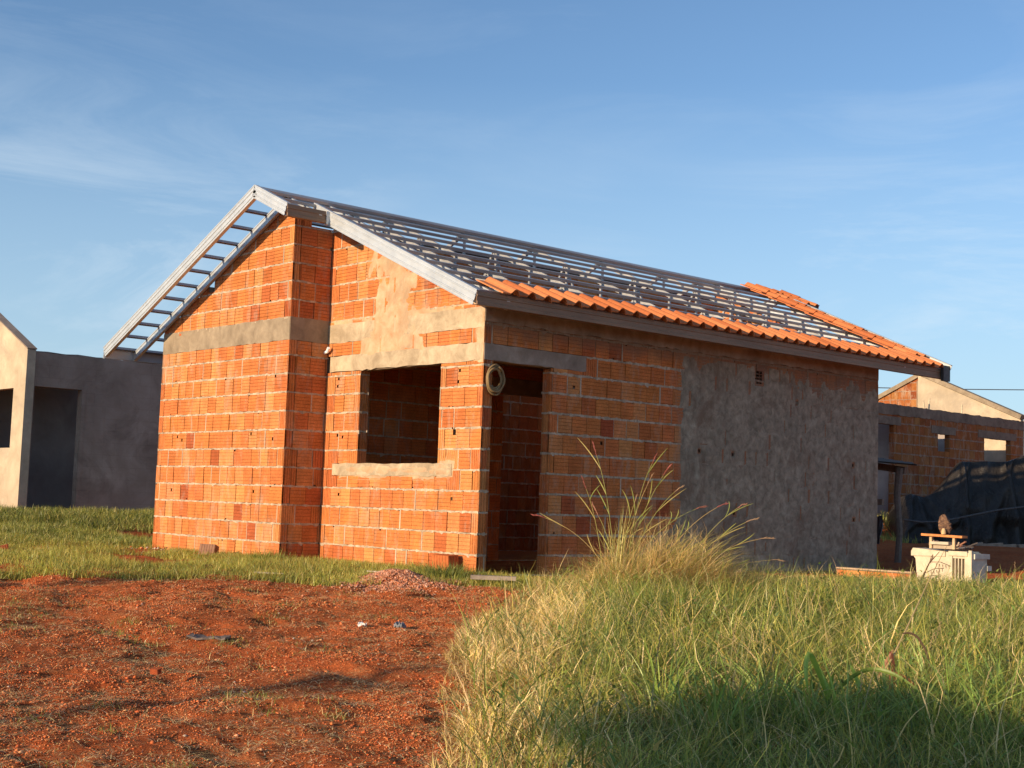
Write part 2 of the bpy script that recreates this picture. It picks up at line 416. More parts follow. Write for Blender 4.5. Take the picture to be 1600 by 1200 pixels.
# ------------------------------------------------------------------ the block house
def gable_planes(x0, dirx, drop=.17):
    """u = dirx*(x-x0). returns planes keeping z below both roof slopes - drop"""
    # right: z <= ZR-SR*(x-XR)-drop ; left: z <= ZR+SL*(x-XR)-drop ; x=x0+dirx*u
    return [(SR*dirx,1,ZR-SR*(x0-XR)-drop),(-SL*dirx,1,ZR+SL*(x0-XR)-drop)]
def brick_house(house, far=False):
    o=house.location; MCUR[0]=MORT_FAR if far else MORT
    def F(x,y,U,Nn): return Frame((o.x+x,o.y+y,o.z),U,Nn)
    mg=M_FARB if far else M_GABLE; ms=M_FARB if far else M_SIDE; mp=M_FARB if far else M_BRICK
    BB=(2.36,2.56)   # ring beam
    rib=not far
    # ---- front right section (y=0), u=x+W1
    mb=MB(); f=F(-W1,0,(1,0,0),(0,-1,0)); pls=gable_planes(-W1,1)
    win=(.63,1.98,1.06,2.04)
    hol=[H(x+W1,z,.03,.03) for x,z in ((-2.39,1.97),(-2.405,1.89),(-2.37,1.36),(-2.27,1.34),(-2.3,.73),(-.35,1.96),(-.37,1.85),(-.4,.72))]+[H(W1-.4,1.37,.045,.07)]
    zones=[win,(0,2.62,*BB),(.0,W1-.05,2.04,2.22),(.18,2.22,.93,1.06)]
    core(mb,f,.03,W1-.024,-.1,3.9,-TH+.02,-.02,[(a,b,c-.015) for a,b,c in pls],[(win[0]-.02,win[1]+.02,win[2]-.02,win[3]+.0)],hol)
    bricks(mb,f,W1,0,3.9,pls,zones,hol,seed=3,rib=rib)
    fb=F(0,TH,(-1,0,0),(0,1,0)); bricks(mb,fb,W1-.1,0,3.9,gable_planes(0,-1),[(W1-win[1],W1-win[0],win[2],win[3]),(0,2.62,*BB)],(),seed=4,rib=rib)
    for uu,Nn,sd in ((win[0],(1,0,0),5),(win[1],(-1,0,0),6)):
        fr=F(-W1+uu,.001 if Nn[0]>0 else TH-.001,(0,1,0) if Nn[0]>0 else (0,-1,0),Nn)
        bricks(mb,fr,TH-.002,.2,2.2,(),[(-1,1,-1,win[2]),(-1,1,win[3],3)],(),seed=sd,ends=.1,rib=rib)
    mb.build('wall',mg,house)
    mb=MB(); band(mb,f,0,W1-.004,*BB,-.1,.003,seed=1); mb.build('ring_beam',M_CONCL,house)
    mb=MB(); band(mb,f,.06,W1-.03,2.045,2.215,-TH+.001,.004,seed=2,jit=.008); mb.build('lintel',M_CONCL,house)
    mb=MB(); band(mb,f,.19,2.21,.935,1.058,-TH-.004,.006,seed=3,jit=.008); mb.build('window_sill',M_CONCL,house)
    # ---- front left section (y=-PJ), u=x+WT
    mb=MB(); f=F(-WT,-PJ,(1,0,0),(0,-1,0)); pls=gable_planes(-WT,1,.105); LL=WT-W1
    hol=[H(x+WT,z,.03,.034) for x,z in ((-4.97,1.35),(-4.85,1.31),(-3.3,1.36),(-2.86,1.3),(-5.15,1.97),(-2.86,1.98),(-5.04,.72),(-3.19,.73))]
    chips=[(1.02,1.16,3.03,3.6)]
    core(mb,f,.03,LL-.024,-.1,3.9,-TH+.02,-.02,[(a,b,c-.015) for a,b,c in pls],chips,hol)
    bricks(mb,f,LL,0,3.9,pls,[(0,LL,*BB)]+chips,hol,seed=13,cw=.176,rib=rib)
    fb=F(-W1,-PJ+TH,(-1,0,0),(0,1,0)); bricks(mb,fb,LL,0,3.9,gable_planes(-W1,-1),[(0,LL,*BB),(LL-1.16,LL-1.02,3.03,3.6)],(),seed=14,rib=rib)
    mb.build('wall',mp,house)
    mb=MB(); band(mb,f,0.003,LL-.004,BB[0],BB[1]+.05,-.1,.003,seed=4); mb.build('ring_beam',M_CONC,house)
    # ---- return and inner partition (x=-W1 facing +x), u=y+PJ
    mb=MB(); f=F(-W1,-PJ,(0,1,0),(1,0,0)); LP=PJ+LEN-.02
    def top(u0,u1,z): return (u0,u1,z,9)
    PT=2.58 if far else 3.62
    door=(2.58+PJ,3.4+PJ,0,2.03)
    zon=[(0,LP,BB[0],BB[1]+.03),door,top(.22 if not far else .0,LP,PT),(.0,LP,3.73,9),(PJ,PJ+TH,-1,9)]
    core(mb,f,.024,LP,-.1,3.72,-TH+.02,-.02,[],[(door[0]-.02,door[1]+.02,-1,door[3]),(.21 if not far else -1,LP+1,PT-.02,9)])
    bricks(mb,f,LP,0,3.74 if not far else 2.58,(),zon+[(door[0]-.2,door[1]+.2,2.03,2.22)],(),seed=21,rib=rib,cw=.2)
    fb=F(-W1-TH,LEN-.02,(0,-1,0),(-1,0,0)); bricks(mb,fb,LP-TH,0,PT-.03,(),[(0,LP,*BB),(LP-door[1],LP-door[0],0,2.03)],(),seed=22,rib=False)
    fr=F(-W1-.001,door[1]-PJ,(-1,0,0),(0,-1,0)); bricks(mb,fr,TH-.002,0,2.03,(),(),(),seed=23,rib=rib)
    mb.build('wall',mp,house)
    mb=MB(); band(mb,f,.003,PJ-.004,BB[0],BB[1]+.05,-.1,.003,seed=6); mb.build('ring_beam',M_CONC,house)
    mb=MB(); band(mb,f,PJ+TH+.004,LP,*BB,-.1,.003,seed=7); mb.build('ring_beam',M_CONCG,house)
    mb=MB(); band(mb,f,door[0]-.19,door[1]+.19,2.03,2.215,-TH-.003,.004,seed=8); mb.build('lintel',M_CONCG,house)
    # ---- long right wall (x=0 facing +x), u=y
    mb=MB(); f=F(0,0,(0,1,0),(1,0,0))
    door=(.10,.885,0,2.045); vent=(4.12,4.24,2.16,2.32)
    ops=[door]+([(3.0,3.5,1.4,2.05),(4.3,5.3,1.25,2.05)] if far else [])
    if far: door=(.54,1.39,0,2.16); ops=[(.54,1.39,0,2.16),(3.02,3.46,1.72,2.08),(4.87,6.0,1.2,2.10)]
    hol=[] if far else [H(y,z,.034,.034) for y,z in ((1.21,1.88),(1.62,1.34),(1.7,.69),(3.15,1.34),(3.73,1.33),(3.77,.67),(6.06,1.31),(6.09,.64),(4.9,2.0))]
    if not far:
        for i in range(2):
            for j in range(4): hol.append((vent[0]+.005+i*.055,vent[0]+.05+i*.055,vent[2]+.004+j*.039,vent[2]+.034+j*.039))
    lin=[(-.0,1.37,2.05,2.205)] if not far else [(q[0]-.25,q[1]+.25,q[3],q[3]+.16) for q in ops]
    tw=2.42 if not far else 2.56
    zon=ops+lin+[(0,LEN,tw if not far else 2.36,2.56)]
    core(mb,f,.021,LEN-.024,-.1,2.56,-TH+.02,-.02,[],[(q[0]-.02,q[1]+.02,q[2]-1 if q[2]==0 else q[2]-.02,q[3]) for q in ops],hol)
    bricks(mb,f,LEN,0,2.56,(),zon,hol,seed=31 if not far else 77,rib=rib,cw=.2,mortar=.012)
    fb=F(-TH,LEN-.1,(0,-1,0),(-1,0,0)); bricks(mb,fb,LEN-.2,0,2.4,(),[(LEN-.1-q[1],LEN-.1-q[0],q[2],q[3]) for q in ops],(),seed=32,rib=False)
    for q in ops:
        fr=F(-.001,q[1],(-1,0,0),(0,-1,0)); bricks(mb,fr,TH-.002,0,q[3],(),[(-1,1,-1,q[2])] if q[2]>0 else (),(),seed=33,rib=rib)
        if not far or q[2]>0:
            fr=F(-TH+.001,q[0],(1,0,0),(0,1,0)); bricks(mb,fr,TH-.002,0,q[3],(),[(-1,1,-1,q[2])] if q[2]>0 else (),(),seed=34,rib=rib)
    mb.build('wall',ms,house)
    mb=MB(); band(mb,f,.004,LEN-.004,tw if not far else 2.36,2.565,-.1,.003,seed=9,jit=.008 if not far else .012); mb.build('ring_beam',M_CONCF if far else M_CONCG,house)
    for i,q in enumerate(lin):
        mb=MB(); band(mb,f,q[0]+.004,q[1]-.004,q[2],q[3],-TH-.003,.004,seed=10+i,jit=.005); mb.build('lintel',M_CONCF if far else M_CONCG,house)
    # ---- inner cross walls, added to keep the rooms dark
    for yy in ((1.5,2.93,4.4) if far else (3.62,5.2)):
        mb=MB(); fi=F(-W1+.01,yy,(1,0,0),(0,-1,0)); core(mb,fi,.0,W1-TH,-.1,2.4,-TH+.02,-.02)
        if not far: bricks(mb,fi,W1-TH,0,2.4,(),(),(),seed=40,rib=False,ends=0); fo=F(-TH,yy+TH,(-1,0,0),(0,1,0)); bricks(mb,fo,W1-TH-.01,0,2.4,(),(),(),seed=46,rib=False,ends=0)
        mb.build('wall',M_PLASTD if far else mp,house)
    # ---- rear right section (faces -y inside), x -W1..0 , y=LEN
    mb=MB(); pls=gable_planes(-W1,1)
    fi=F(-W1,LEN-TH,(1,0,0),(0,-1,0)); core(mb,fi,.0,W1-.024,-.1,3.9,-TH+.02,-.02,[(a,b,c-.02) for a,b,c in pls])
    if far: core(mb,fi,.0,W1-.024,-.1,3.9,-.02,0,[(a,b,c-.02) for a,b,c in pls],col=(1,1,1))
    else: bricks(mb,fi,W1-.1,0,3.9,pls,[(0,W1,*BB)],(),seed=41,rib=rib)
    fo=F(0,LEN,(-1,0,0),(0,1,0)); bricks(mb,fo,W1,0,3.9,gable_planes(0,-1),[(0,W1,*BB)],(),seed=42,rib=False)
    mb.build('wall',M_PLAST if far else mp,house)
    # ---- rear left section, y=LEN+PJ
    mb=MB(); pls=gable_planes(-WT,1)
    fi=F(-WT,LEN+PJ-TH,(1,0,0),(0,-1,0)); core(mb,fi,.0,LL,-.1,3.9,-TH+.02,-.02,[(a,b,c-.02) for a,b,c in pls])
    bricks(mb,fi,LL,0,3.9,pls,[(0,LL,*BB)],(),seed=43,rib=rib)
    fo=F(-W1,LEN+PJ,(-1,0,0),(0,1,0)); bricks(mb,fo,LL,0,3.9,gable_planes(-W1,-1),[(0,LL,*BB)],(),seed=44,rib=False)
    fr=F(-W1,LEN-.02,(0,1,0),(1,0,0)); core(mb,fr,0,PJ,-.1,3.6,-TH+.02,-.02); bricks(mb,fr,PJ+.02,0,3.6,(),(),(),seed=45,rib=rib)
    mb.build('wall',mp,house)
    # ---- left long wall
    mb=MB(); f=F(-WT+TH,-PJ+TH,(0,1,0),(1,0,0)); LW=LEN+2*PJ-2*TH
    op=[(5.95+PJ-TH,6.3+PJ-TH,.88,1.0)] if not far else []
    core(mb,f,0,LW,-.1,2.56,-TH+.02,-.02,[],op); bricks(mb,f,LW,0,2.56,(),op+[(0,LW,*BB)],(),seed=51,rib=False)
    fo=F(-WT,LEN+PJ,(0,-1,0),(-1,0,0)); bricks(mb,fo,LEN+2*PJ,0,2.56,(),[(LEN+PJ-6.3,LEN+PJ-5.95,.88,1.0)] if not far else (),(),seed=52,rib=False)
    mb.build('wall',mp,house)
    mb=MB(); band(mb,f,0,LW,*BB,-.1,.003,seed=12); mb.build('ring_beam',M_CONC,house)

house=empty('brick_house',(0,0,0),'unfinished orange hollow-block house with bare steel roof frame and a row of clay tiles','house')
brick_house(house)

# ------------------------------------------------------------------ roof frame
rf=bpy.data.objects.new('roof_frame',None); COL.objects.link(rf); rf.parent=house
def rp(x,y,d=0.0):
    """point on roof top plane, lowered by d perpendicular-ish"""
    return Vector((x,y,zroof(x)-d))
YF,YFR=-PJ-.44,-.42     # front ends of left and right parts
YB,YBL=LEN+1.0,LEN+1.55
# purlins (C profiles along y)
nR=11
def purlin(x,y0,y1,right=True,h=.031,w=.034):
    s=SR if right else -SL
    t=Vector((1,0,-s)).normalized(); n=Vector((s,0,1)).normalized()
    p0=Vector((x,y0,zroof(x)))-n*.0; p1=Vector((x,y1,zroof(x)))
    prof=[(-w/2,-h),(-w/2+.006,-h),(-w/2+.006,-.004),(w/2-.004,-.004),(w/2-.004,-h),(w/2,-h),(w/2,0),(-w/2,0)]
    MB().sweep(p0,p1,prof,t,n).build('purlin',M_PURL,rf)
xsR=[XR+.10+i*(XE-.02-XR-.10-.07)/10 for i in range(11)]
for i,x in enumerate(xsR):
    purlin(x,(YF if x<-2.15 else YFR)+.045,(YBL if x<-2.15 else YB)-.045)
xsL=[XR-.10-i*(XR-.10-XL-.05)/11 for i in range(12)]
for x in xsL: purlin(x,YF+.045,YBL-.045,False)
# ridge strip
MB().sweep((XR,YF+.05,ZR+.004),(XR,YBL-.05,ZR+.004),[(-.07,-.032),(0,0),(.07,-.032),(.07,-.045),(0,-.013),(-.07,-.045)],(1,0,0),(0,0,1)).build('ridge_strip',M_PURL,rf)
# fascias: ribbed C channels following the slopes
def fascia(xa,xb,y,out,mat=M_GALV,h=.125,top=.012,name='fascia',za=None,zb=None):
    p0=Vector((xa,y,zroof(xa))); p1=Vector((xb,y,zroof(xb)))
    d=(p1-p0).normalized(); n=Vector((-d.z,0,d.x)); 
    if n.z<0: n=-n
    side=Vector((0,out,0)); b=-h
    prof=[(-.04,top),(.004,top),(.004,top-.010),(0,top-.014),(0,top-.038),(.006,top-.042),(.006,top-.052),(0,top-.056),(0,b+.045),(.006,b+.040),(.006,b+.030),(0,b+.026),(0,b+.008),(.004,b+.004),(.004,b),(-.04,b),(-.04,b+.004),(-.004,b+.004),(-.004,top-.004),(-.04,top-.004)]
    o=MB().sweep(p0,p1,prof,side,n).build(name,mat,rf); return o
XS=-2.09
fascia(XR+.0005,XS,YF,-1); fascia(XR-.0005,XL,YF,-1)
fascia(XS-.30,XE,YFR,-1,h=.135)
fascia(XR+.0005,XS+.03,YBL,1,top=.075); fascia(XR-.0005,XL,YBL,1); fascia(XS,XE+.05,YB,1,h=.13,top=.085)
MB().box((XE+.015,YB-.16,zroof(XE)-.155),(XE+.055,YB-.002,zroof(XE)+.045),(1,1,1)).build('end_cap',M_DARK,rf)
MB().box((XS+.005,YBL-.16,zroof(XS)-.15),(XS+.04,YBL-.002,zroof(XS)+.04),(1,1,1)).build('end_cap',M_DARK,rf)
# inner rafters on the gable walls
for (xa,xb,y) in ((XR+.01,XE,-.03),(XR-.01,XL,-PJ-.03),(XR+.01,XS,-PJ-.03),(XR,XE,LEN+.03),(XR,XL,LEN+PJ+.03)):
    p0=rp(xa,y,.055); p1=rp(xb,y,.055); d=(p1-p0).normalized(); n=Vector((-d.z,0,d.x)); n=n if n.z>0 else -n
    MB().sweep(p0,p1,[(-.02,.02),(.022,.02),(.022,.008),(.016,.004),(.016,-.064),(.022,-.068),(.022,-.08),(-.02,-.08)],(0,-1 if y<3 else 1,0),n).build('rafter',M_GALV,rf)
MB().box((-W1+.01,.13,2.43),(-.13,LEN-.13,2.53)).build('shading_slab',M_CONCG,house)  # unseen slab added to keep sky light out of the rooms
# lattice trusses
for y in (.35,.83,1.93,3.08,4.3,5.5,LEN-.35):
    mb=MB(); zb=2.62
    for xa,xb in ((XR,-.02),(XR,-WT)):
        mb.bar(rp(xa,y,.085),rp(xb,y,.085),.03,.05)
    mb.bar((-.05,y,zb),(-WT+.05,y,zb),.04,.06)
    xs=np.linspace(-WT+.35,-.35,9); prevx=None
    for i,x in enumerate(xs):
        mb.bar((x,y+.022,zb),(x,y+.022,zroof(x)-.10),.026,.024,up=(0,1,0))
        if prevx is not None:
            a=(prevx,y-.022,zb) if i%2 else (prevx,y-.022,zroof(prevx)-.1); b_=(x,y-.022,zroof(x)-.1) if i%2 else (x,y-.022,zb)
            mb.bar(a,b_,.026,.024,up=(0,1,0))
        prevx=x
    mb.build('truss',M_PURL,rf)
# eave channels
def eave(x,y0,y1,mat,sgn=1,name='eave_channel',h=.125):
    z=zroof(x)
    MB().sweep((x,y0,z),(x,y1,z),[(-.04,.0),(.0,.0),(.0,-.03),(.008,-.034),(.008,-.044),(.0,-.048),(0,-h+.035),(.01,-h+.03),(.01,-h),(-.05,-h),(-.05,-h+.004),(-.006,-h+.004),(-.006,-.004),(-.04,-.004)],(sgn,0,0),(0,0,1)).build(name,mat,rf)
eave(XE,YFR+.004,YB-.004,M_EAVE); eave(XL,YF+.004,YBL-.004,M_GALV,-1)
eave(XS,YF+.004,YFR-.002,M_EAVE); eave(XS,YB+.004,YBL-.17,M_EAVE)
mb=MB(); mb.sweep((XS,YFR-.001,zroof(XS)),(XS,YFR-.04,zroof(XS)),[(-.04,.0),(.012,.0),(.012,-.14),(-.04,-.14)],(1,0,0),(0,0,1)); mb.build('end_cap',M_GALV,rf)

# ------------------------------------------------------------------ roof tiles (right slope)
TP=.205
def tile(mb,y,xb,rise0,rise1,length=.42,col=None,rnd=random):
    """one pan-and-roll tile: bottom edge at x=xb, left edge y"""
    t=Vector((-1,0,SR)).normalized(); n=Vector((SR,0,1)).normalized()
    base=Vector((xb,y,zroof(xb)))
    def h(a):
        a=a/TP
        if a<.5: return .012+.004*math.cos(a*4*math.pi)*0
        q=(a-.5)/.5; return .012+.048*math.sin(math.pi*q)**.8
    na=15; vs=[]; dy=rnd.uniform(-.004,.004); tz=rnd.uniform(-.003,.004)
    for (l,r) in ((0,rise0),(length,rise1)):
        for off in (.012,0):
            for i in range(na):
                a=i*(TP+.012)/(na-1); hh=h(min(a,TP)) - (max(0,a-TP)*1.2)
                vs.append(base+Vector((0,a+dy,0))+t*(l+rnd.uniform(-.001,.001))+n*(hh+r+off+tz))
    fs=[]
    T0=0;B0=na;T1=2*na;B1=3*na
    for i in range(na-1):
        fs+=[(T0+i,T0+i+1,T1+i+1,T1+i),(B0+i,B1+i,B1+i+1,B0+i+1),(T0+i,B0+i,B0+i+1,T0+i+1),(T1+i,T1+i+1,B1+i+1,B1+i)]
    fs+=[(T0,T1,B1,B0),(T0+na-1,B0+na-1,B1+na-1,T1+na-1)]
    c=col or random.choice([(.60,.20,.07),(.55,.17,.055),(.64,.23,.085),(.50,.15,.05)])
    mb.add(vs,fs,c)
mb=MB(); y=-.14
while y<YB-TP-.06: tile(mb,y,XE+.035,.010,.0); y+=TP
mb.build('roof_tiles',M_TILE,house)
tl=Vector((-1,0,SR)).normalized()
mb=MB(); x=XE+.035-.345*abs(tl.x)
while x>XR+.33:
    for yy in (YB-.05-2*TP+.012,YB-.05-TP+.006): tile(mb,yy,x,.017,.0)
    x-=.345*abs(tl.x)
x=XR+.42
for yy in (YB-.05-2*TP+.012,YB-.05-TP+.006): tile(mb,yy,x,.030,.016)
mb.build('roof_tiles',M_TILE,house)
mb=MB()
for xx in (XS+.03,XS+.03-.345*abs(tl.x)):
    for k in range(3): tile(mb,YBL-.05-(3-k)*TP+.05,xx,.014,0,length=.36)
mb.build('roof_tiles',M_TILE,house)

f=Frame((0,0,0),(0,1,0),(1,0,0))
def mside(U,Z):
    e=U-2.84-.05*fbm(U,Z,.5,401,4)-.025*fbm(U*4,Z,.1,403,3)+1.5*np.clip(.62-Z+.12*fbm(U,Z,.4,402,3),0,9)
    top=2.36-.22*sm(4.3,6.0,U)*(.55+.9*fbm(U,Z*0,.8,405,3))+.30*fbm(U,Z*.3,.16,404,5)-Z
    wash=.80+1.15*fbm(U,Z*.6,.30,407,5)          # thin places where blocks look through
    return np.minimum(np.minimum(e*2.5,top*1.6),wash)
coat_sheet('cement_coat',f,1.0,LEN-.006,.02,2.36,mside,M_COAT,house,zones=[(4.10,4.26,2.14,2.34)]+[H(y_,z_,.05,.05) for y_,z_ in ((3.15,1.34),(3.73,1.33),(3.77,.67),(6.06,1.31),(6.09,.64),(4.9,2.0))],step=.016,seed=70,joints=.28)
f=Frame((-W1,0,0),(1,0,0),(0,-1,0))
def mgab(U,Z):
    X=U-W1; wv=fbm(U,Z,.35,501,4)
    a=np.minimum(.36-.18*(Z-2.35)-np.abs(X+1.52)+.30*wv+.22*fbm(U,Z,.08,503,3),(3.35-Z)*1.5+.3*wv)      # tongue up the gable
    b_=np.minimum(np.minimum(.09-np.abs(Z-2.29)+.07*wv,X+2.05+.5*wv),-1.05-X+.6*wv)*2.5   # between beam and lintel
    c_=np.minimum(np.minimum(.062-np.abs(Z-.995)+.04*wv,X+2.28+.1*wv),-.42-X+.1*wv)*2.5  # below the sill
    d_=np.minimum(.035-np.abs(Z-2.58)+.10*wv,X+2.5)*1.5
    e_=np.minimum(.06-np.abs(X+.03),(Z-2.0))*1.5
    return np.maximum(np.maximum(np.where(Z>2.35,a,-1),b_),np.maximum(np.maximum(c_,d_),e_))
coat_sheet('cement_patch',f,.02,W1-.003,.88,3.5,mgab,M_SMEAR,house,step=.014,n0=.0075,planes=gable_planes(-W1,1),zones=[(.60,2.01,1.045,2.05)],joints=.30,cw=.185,seed=80,amp=.003)
# small pipe stub in the return wall
pb=MB(); pb.tube([(-W1-.02,-.04,2.26),(-W1+.05,-.04,2.27),(-W1+.085,-.05,2.31)],.018,10); pb.build('pipe_stub',M_MISC,house)

# ------------------------------------------------------------------ terrain
def HT(x,y,fine=True):
    x=np.asarray(x,float); y=np.asarray(y,float)
    s=(x-CAM[0])*-.746+(y-CAM[1])*.666
    z=-.83+.065*np.clip(s,-6,12.8)
    far=1-sm(40,90,np.hypot(x,y))
    z=z+ .30*sm(-6.6,-10.5,x)*sm(12,8,y) + .22*sm(8.5,12.5,y) + .45*sm(-4.5,-5.3,x)*sm(12.2,13.8,y)
    lat=(x-CAM[0])*.666+(y-CAM[1])*.746
    near=sm(30,16,np.hypot(x-3,y+1))
    inside=sm(.0,.25,x+WT+.15)*sm(.25,.0,x-.0)*sm(.0,.3,y+PJ+.2)*sm(.3,.0,y-LEN-.4)
    z=z+near*(1-inside)*(.035*fbm(x,y,1.6,3,3))
    # gravel heap
    z=z+.10*np.exp(-(((x-.02)/.32)**2+((y+.92)/.26)**2))
    # tyre-like hollows on the dirt
    z=z+near*(1-inside)*(-.03*sm(.25,0,np.abs(y+3.9+.25*np.sin(x*1.1)))*sm(5,4,x))
    if fine:
        dirt=sm(.2,-.3,x-(2.9-(y+2.5)*-0.0)) if False else 1
        z=z+near*(1-inside)*(.030*fbm(x,y,.55,19,2)-.022*sm(.62,.8,vn(x,y,.22,29))+.026*fbm(x,y,.30,9,4)+.026*np.abs(fbm(x,y,.11,31,3)))
    return z
def graded(lo,hi,step,ext,g=1.12):
    c=list(np.arange(lo,hi+1e-6,step)); a=[];d=step;v=lo
    while v>-ext: d*=g; v-=d; a.append(v)
    b=[];d=step;v=hi
    while v<ext: d*=g; v+=d; b.append(v)
    return np.array(a[::-1]+c+b)
S=graded(4.6,15.5,.03,420,1.16); T=graded(-4.6,5.4,.03,420,1.16)
SS,TT=np.meshgrid(S,T,indexing='ij')
GX=CAM[0]-.746*SS+.666*TT; GY=CAM[1]+.666*SS+.746*TT
GZ=HT(GX,GY)
nS,nT=SS.shape
ii=np.arange(nS*nT).reshape(nS,nT)
Fq=np.stack([ii[:-1,:-1],ii[:-1,1:],ii[1:,1:],ii[1:,:-1]],-1).reshape(-1,4)[:, ::-1]
m,t,b=nt('red_soil'); co=obj_co(t)
n1=noise(t,co,1.1,6,.7); n2=noise(t,co,26,7,.75); n3=noise(t,co,7,5,.7)
c=mix(t,ramp(t,n1,[(.3,0.0),(.7,1.0)]),(.66,.150,.046),(.82,.245,.078))
c=mix(t,ramp(t,n2,[(.35,.0),(.62,1.0)]),mix(t,.55,c,(.18,.045,.018)),c)
c=mix(t,ramp(t,n3,[(.52,0.0),(.70,.55)]),c,(.58,.27,.12))
c=mix(t,ramp(t,noise(t,co,90,3,.6),[(.60,0.0),(.72,.6)]),c,(.58,.33,.19))
b.inputs['Diffuse Roughness'].default_value=1.0
L(t,c,b.inputs['Base Color']); b.inputs['Roughness'].default_value=.97; b.inputs['Specular IOR Level'].default_value=.08
bump(t,b,mth(t,'ADD',n2,mth(t,'MULTIPLY',noise(t,co,70,5,.75),.7)),1.0,.05)
M_SOIL=m
g=np_mesh('ground',np.stack([GX,GY,GZ],-1).reshape(-1,3),[Fq],M_SOIL,smooth=True); tag(g,kind='structure',label='bare red earth ground of the building plot')

# ------------------------------------------------------------------ masks on the ground
def edge_x(y):   # left limit (in x) of the tall grass, ground position for each y
    return np.interp(y,[-7,-4.6,-3.8,-2.5,-1.4,-.7,-.2,.3,9],[6.9,5.35,4.35,2.9,2.0,1.35,1.1,.62,.45])
def in_house(x,y,m=.03):
    a=(x>-W1-m)&(x<m)&(y>-m)&(y<LEN+m); b_=(x>-WT-m)&(x<-W1+m)&(y>-PJ-m)&(y<LEN+PJ+m); return a|b_
def dirt_edge_s(t_):  # depth at which turf starts, as function of lateral
    return 12.0+0*t_
def st(x,y): return (x-CAM[0])*-.746+(y-CAM[1])*.666,(x-CAM[0])*.666+(y-CAM[1])*.746
def xy(s,t_): return CAM[0]-.746*s+.666*t_, CAM[1]+.666*s+.746*t_

def blades(name,P,h,w,lean,ang,cols,mat,curl=1.0,segs=3,wob=.0,label=None,tipcol=None,rootdark=1.0,kind='stuff'):
    n=len(P); L_=[]
    lev=np.linspace(0,1,segs+1)
    ca,sa=np.cos(ang),np.sin(ang)
    fa=rng.uniform(0,2*np.pi,n); fx,fy=np.cos(fa),np.sin(fa)
    wb=rng.normal(0,1,n)*wob; kp=rng.uniform(2,8,n)
    V=np.zeros((n,2*segs+1,3),np.float32); C=np.zeros((n,2*segs+1,3),np.float32)
    for k,l in enumerate(lev):
        out=lean*h*(l**1.8)*curl; up=h*(l-(.42*np.minimum(lean,1.6)*l**2.4)*curl)
        lt=wb*h*np.sin(kp*l)*l; cx=P[:,0]+ca*out-sa*lt; cy=P[:,1]+sa*out+ca*lt; cz=P[:,2]+np.maximum(up,h*.05)
        ww=w*(1-l**1.6)*.5
        cc=cols*(rootdark+(1-rootdark)*l) if tipcol is None else cols*(1-l)+tipcol*l
        if k<segs:
            V[:,2*k,0]=cx-fx*ww; V[:,2*k,1]=cy-fy*ww; V[:,2*k,2]=cz
            V[:,2*k+1,0]=cx+fx*ww; V[:,2*k+1,1]=cy+fy*ww; V[:,2*k+1,2]=cz
            C[:,2*k]=cc; C[:,2*k+1]=cc
        else:
            V[:,2*k,0]=cx; V[:,2*k,1]=cy; V[:,2*k,2]=cz; C[:,2*k]=cc
    b0=(np.arange(n)*(2*segs+1))[:,None]
    q=np.concatenate([b0+np.array([[2*k,2*k+1,2*k+3,2*k+2]]) for k in range(segs-1)],0) if segs>1 else np.zeros((0,4),int)
    tr=b0+np.array([[2*segs-2,2*segs-1,2*segs]])
    o=np_mesh(name,V.reshape(-1,3),[q,tr] if segs>1 else [tr],mat,C.reshape(-1,3))
    if label: o['label']=label
    if kind: o['kind']=kind
    return o
def pick(n,pal,wts,jit=.15):
    pal=np.array(pal); i=rng.choice(len(pal),n,p=np.array(wts)/sum(wts)); c=pal[i]*rng.uniform(1-jit,1+jit,(n,1)); return c*rng.uniform(.95,1.05,(n,3))
GREEN=(.16,.20,.04); LGREEN=(.30,.33,.065); YEL=(.54,.44,.11); STRAW=(.80,.60,.28); DSTRAW=(.52,.35,.15); DG=(.08,.12,.035); OLIVE=(.25,.235,.075); REDB=(.24,.09,.045)

# ---- tall grass field
def scatter(n,s0,s1,t0,t1,bias=1.0):
    s=s0+(s1-s0)*rng.random(n)**bias; t_=t0+(t1-t0)*rng.random(n); x,y=xy(s,t_); return x,y
def tall_density(x,y):
    ex=edge_x(y); d=x-ex+.22*fbm(x,y,.6,71,3)
    return d
x,y=scatter(430000,5.0,16.5,-1.4,9.5)
d=tall_density(x,y); keep=(d>0)&~in_house(x,y,.05)&(x>-.2)
s_,t_=st(x,y)
keep&=(np.abs(t_)/s_<.42)&(y<5.6+ .6*vn(x,y,.8,5)-.9*(x>2.4))
keep&=rng.random(len(x))<np.clip(1.15-.05*s_,.35,1)*np.clip(-.15+1.9*vn(x,y,.15,305),.12,1)
box_clear=((x>1.4)&(x<2.75)&(y>4.45))|((x>.4)&(x<1.5)&(y>4.75))
keep&=~box_clear
x,y,d,s_,t_=x[keep],y[keep],d[keep],s_[keep],t_[keep]
hm=.17+.14*sm(0,.9,d)+.10*fbm(x,y,.9,5,3)+.13*fbm(x,y,.30,6,2)
hm*=1-.48*sm(11.6,13.2,s_); 
hm*=1-.50*sm(11.2,13.5,s_)*sm(2.6,1.2,x)*1.0
hm*=1-.25*sm(8,5.5,s_)
hm=np.maximum(hm,.05)
h=hm*rng.uniform(.4,1.3,len(x))*(.78+.5*vn(x,y,.13,307))
dryness=np.clip(sm(1.35,.2,d+.7*fbm(x,y,.7,88,3))*1.1*sm(-.9,-.2,1.0-y*1.6)+.35*fbm(x,y,.45,15,3)+.10,0,1)
n=len(x)
dryb=rng.random(n)<dryness*.92
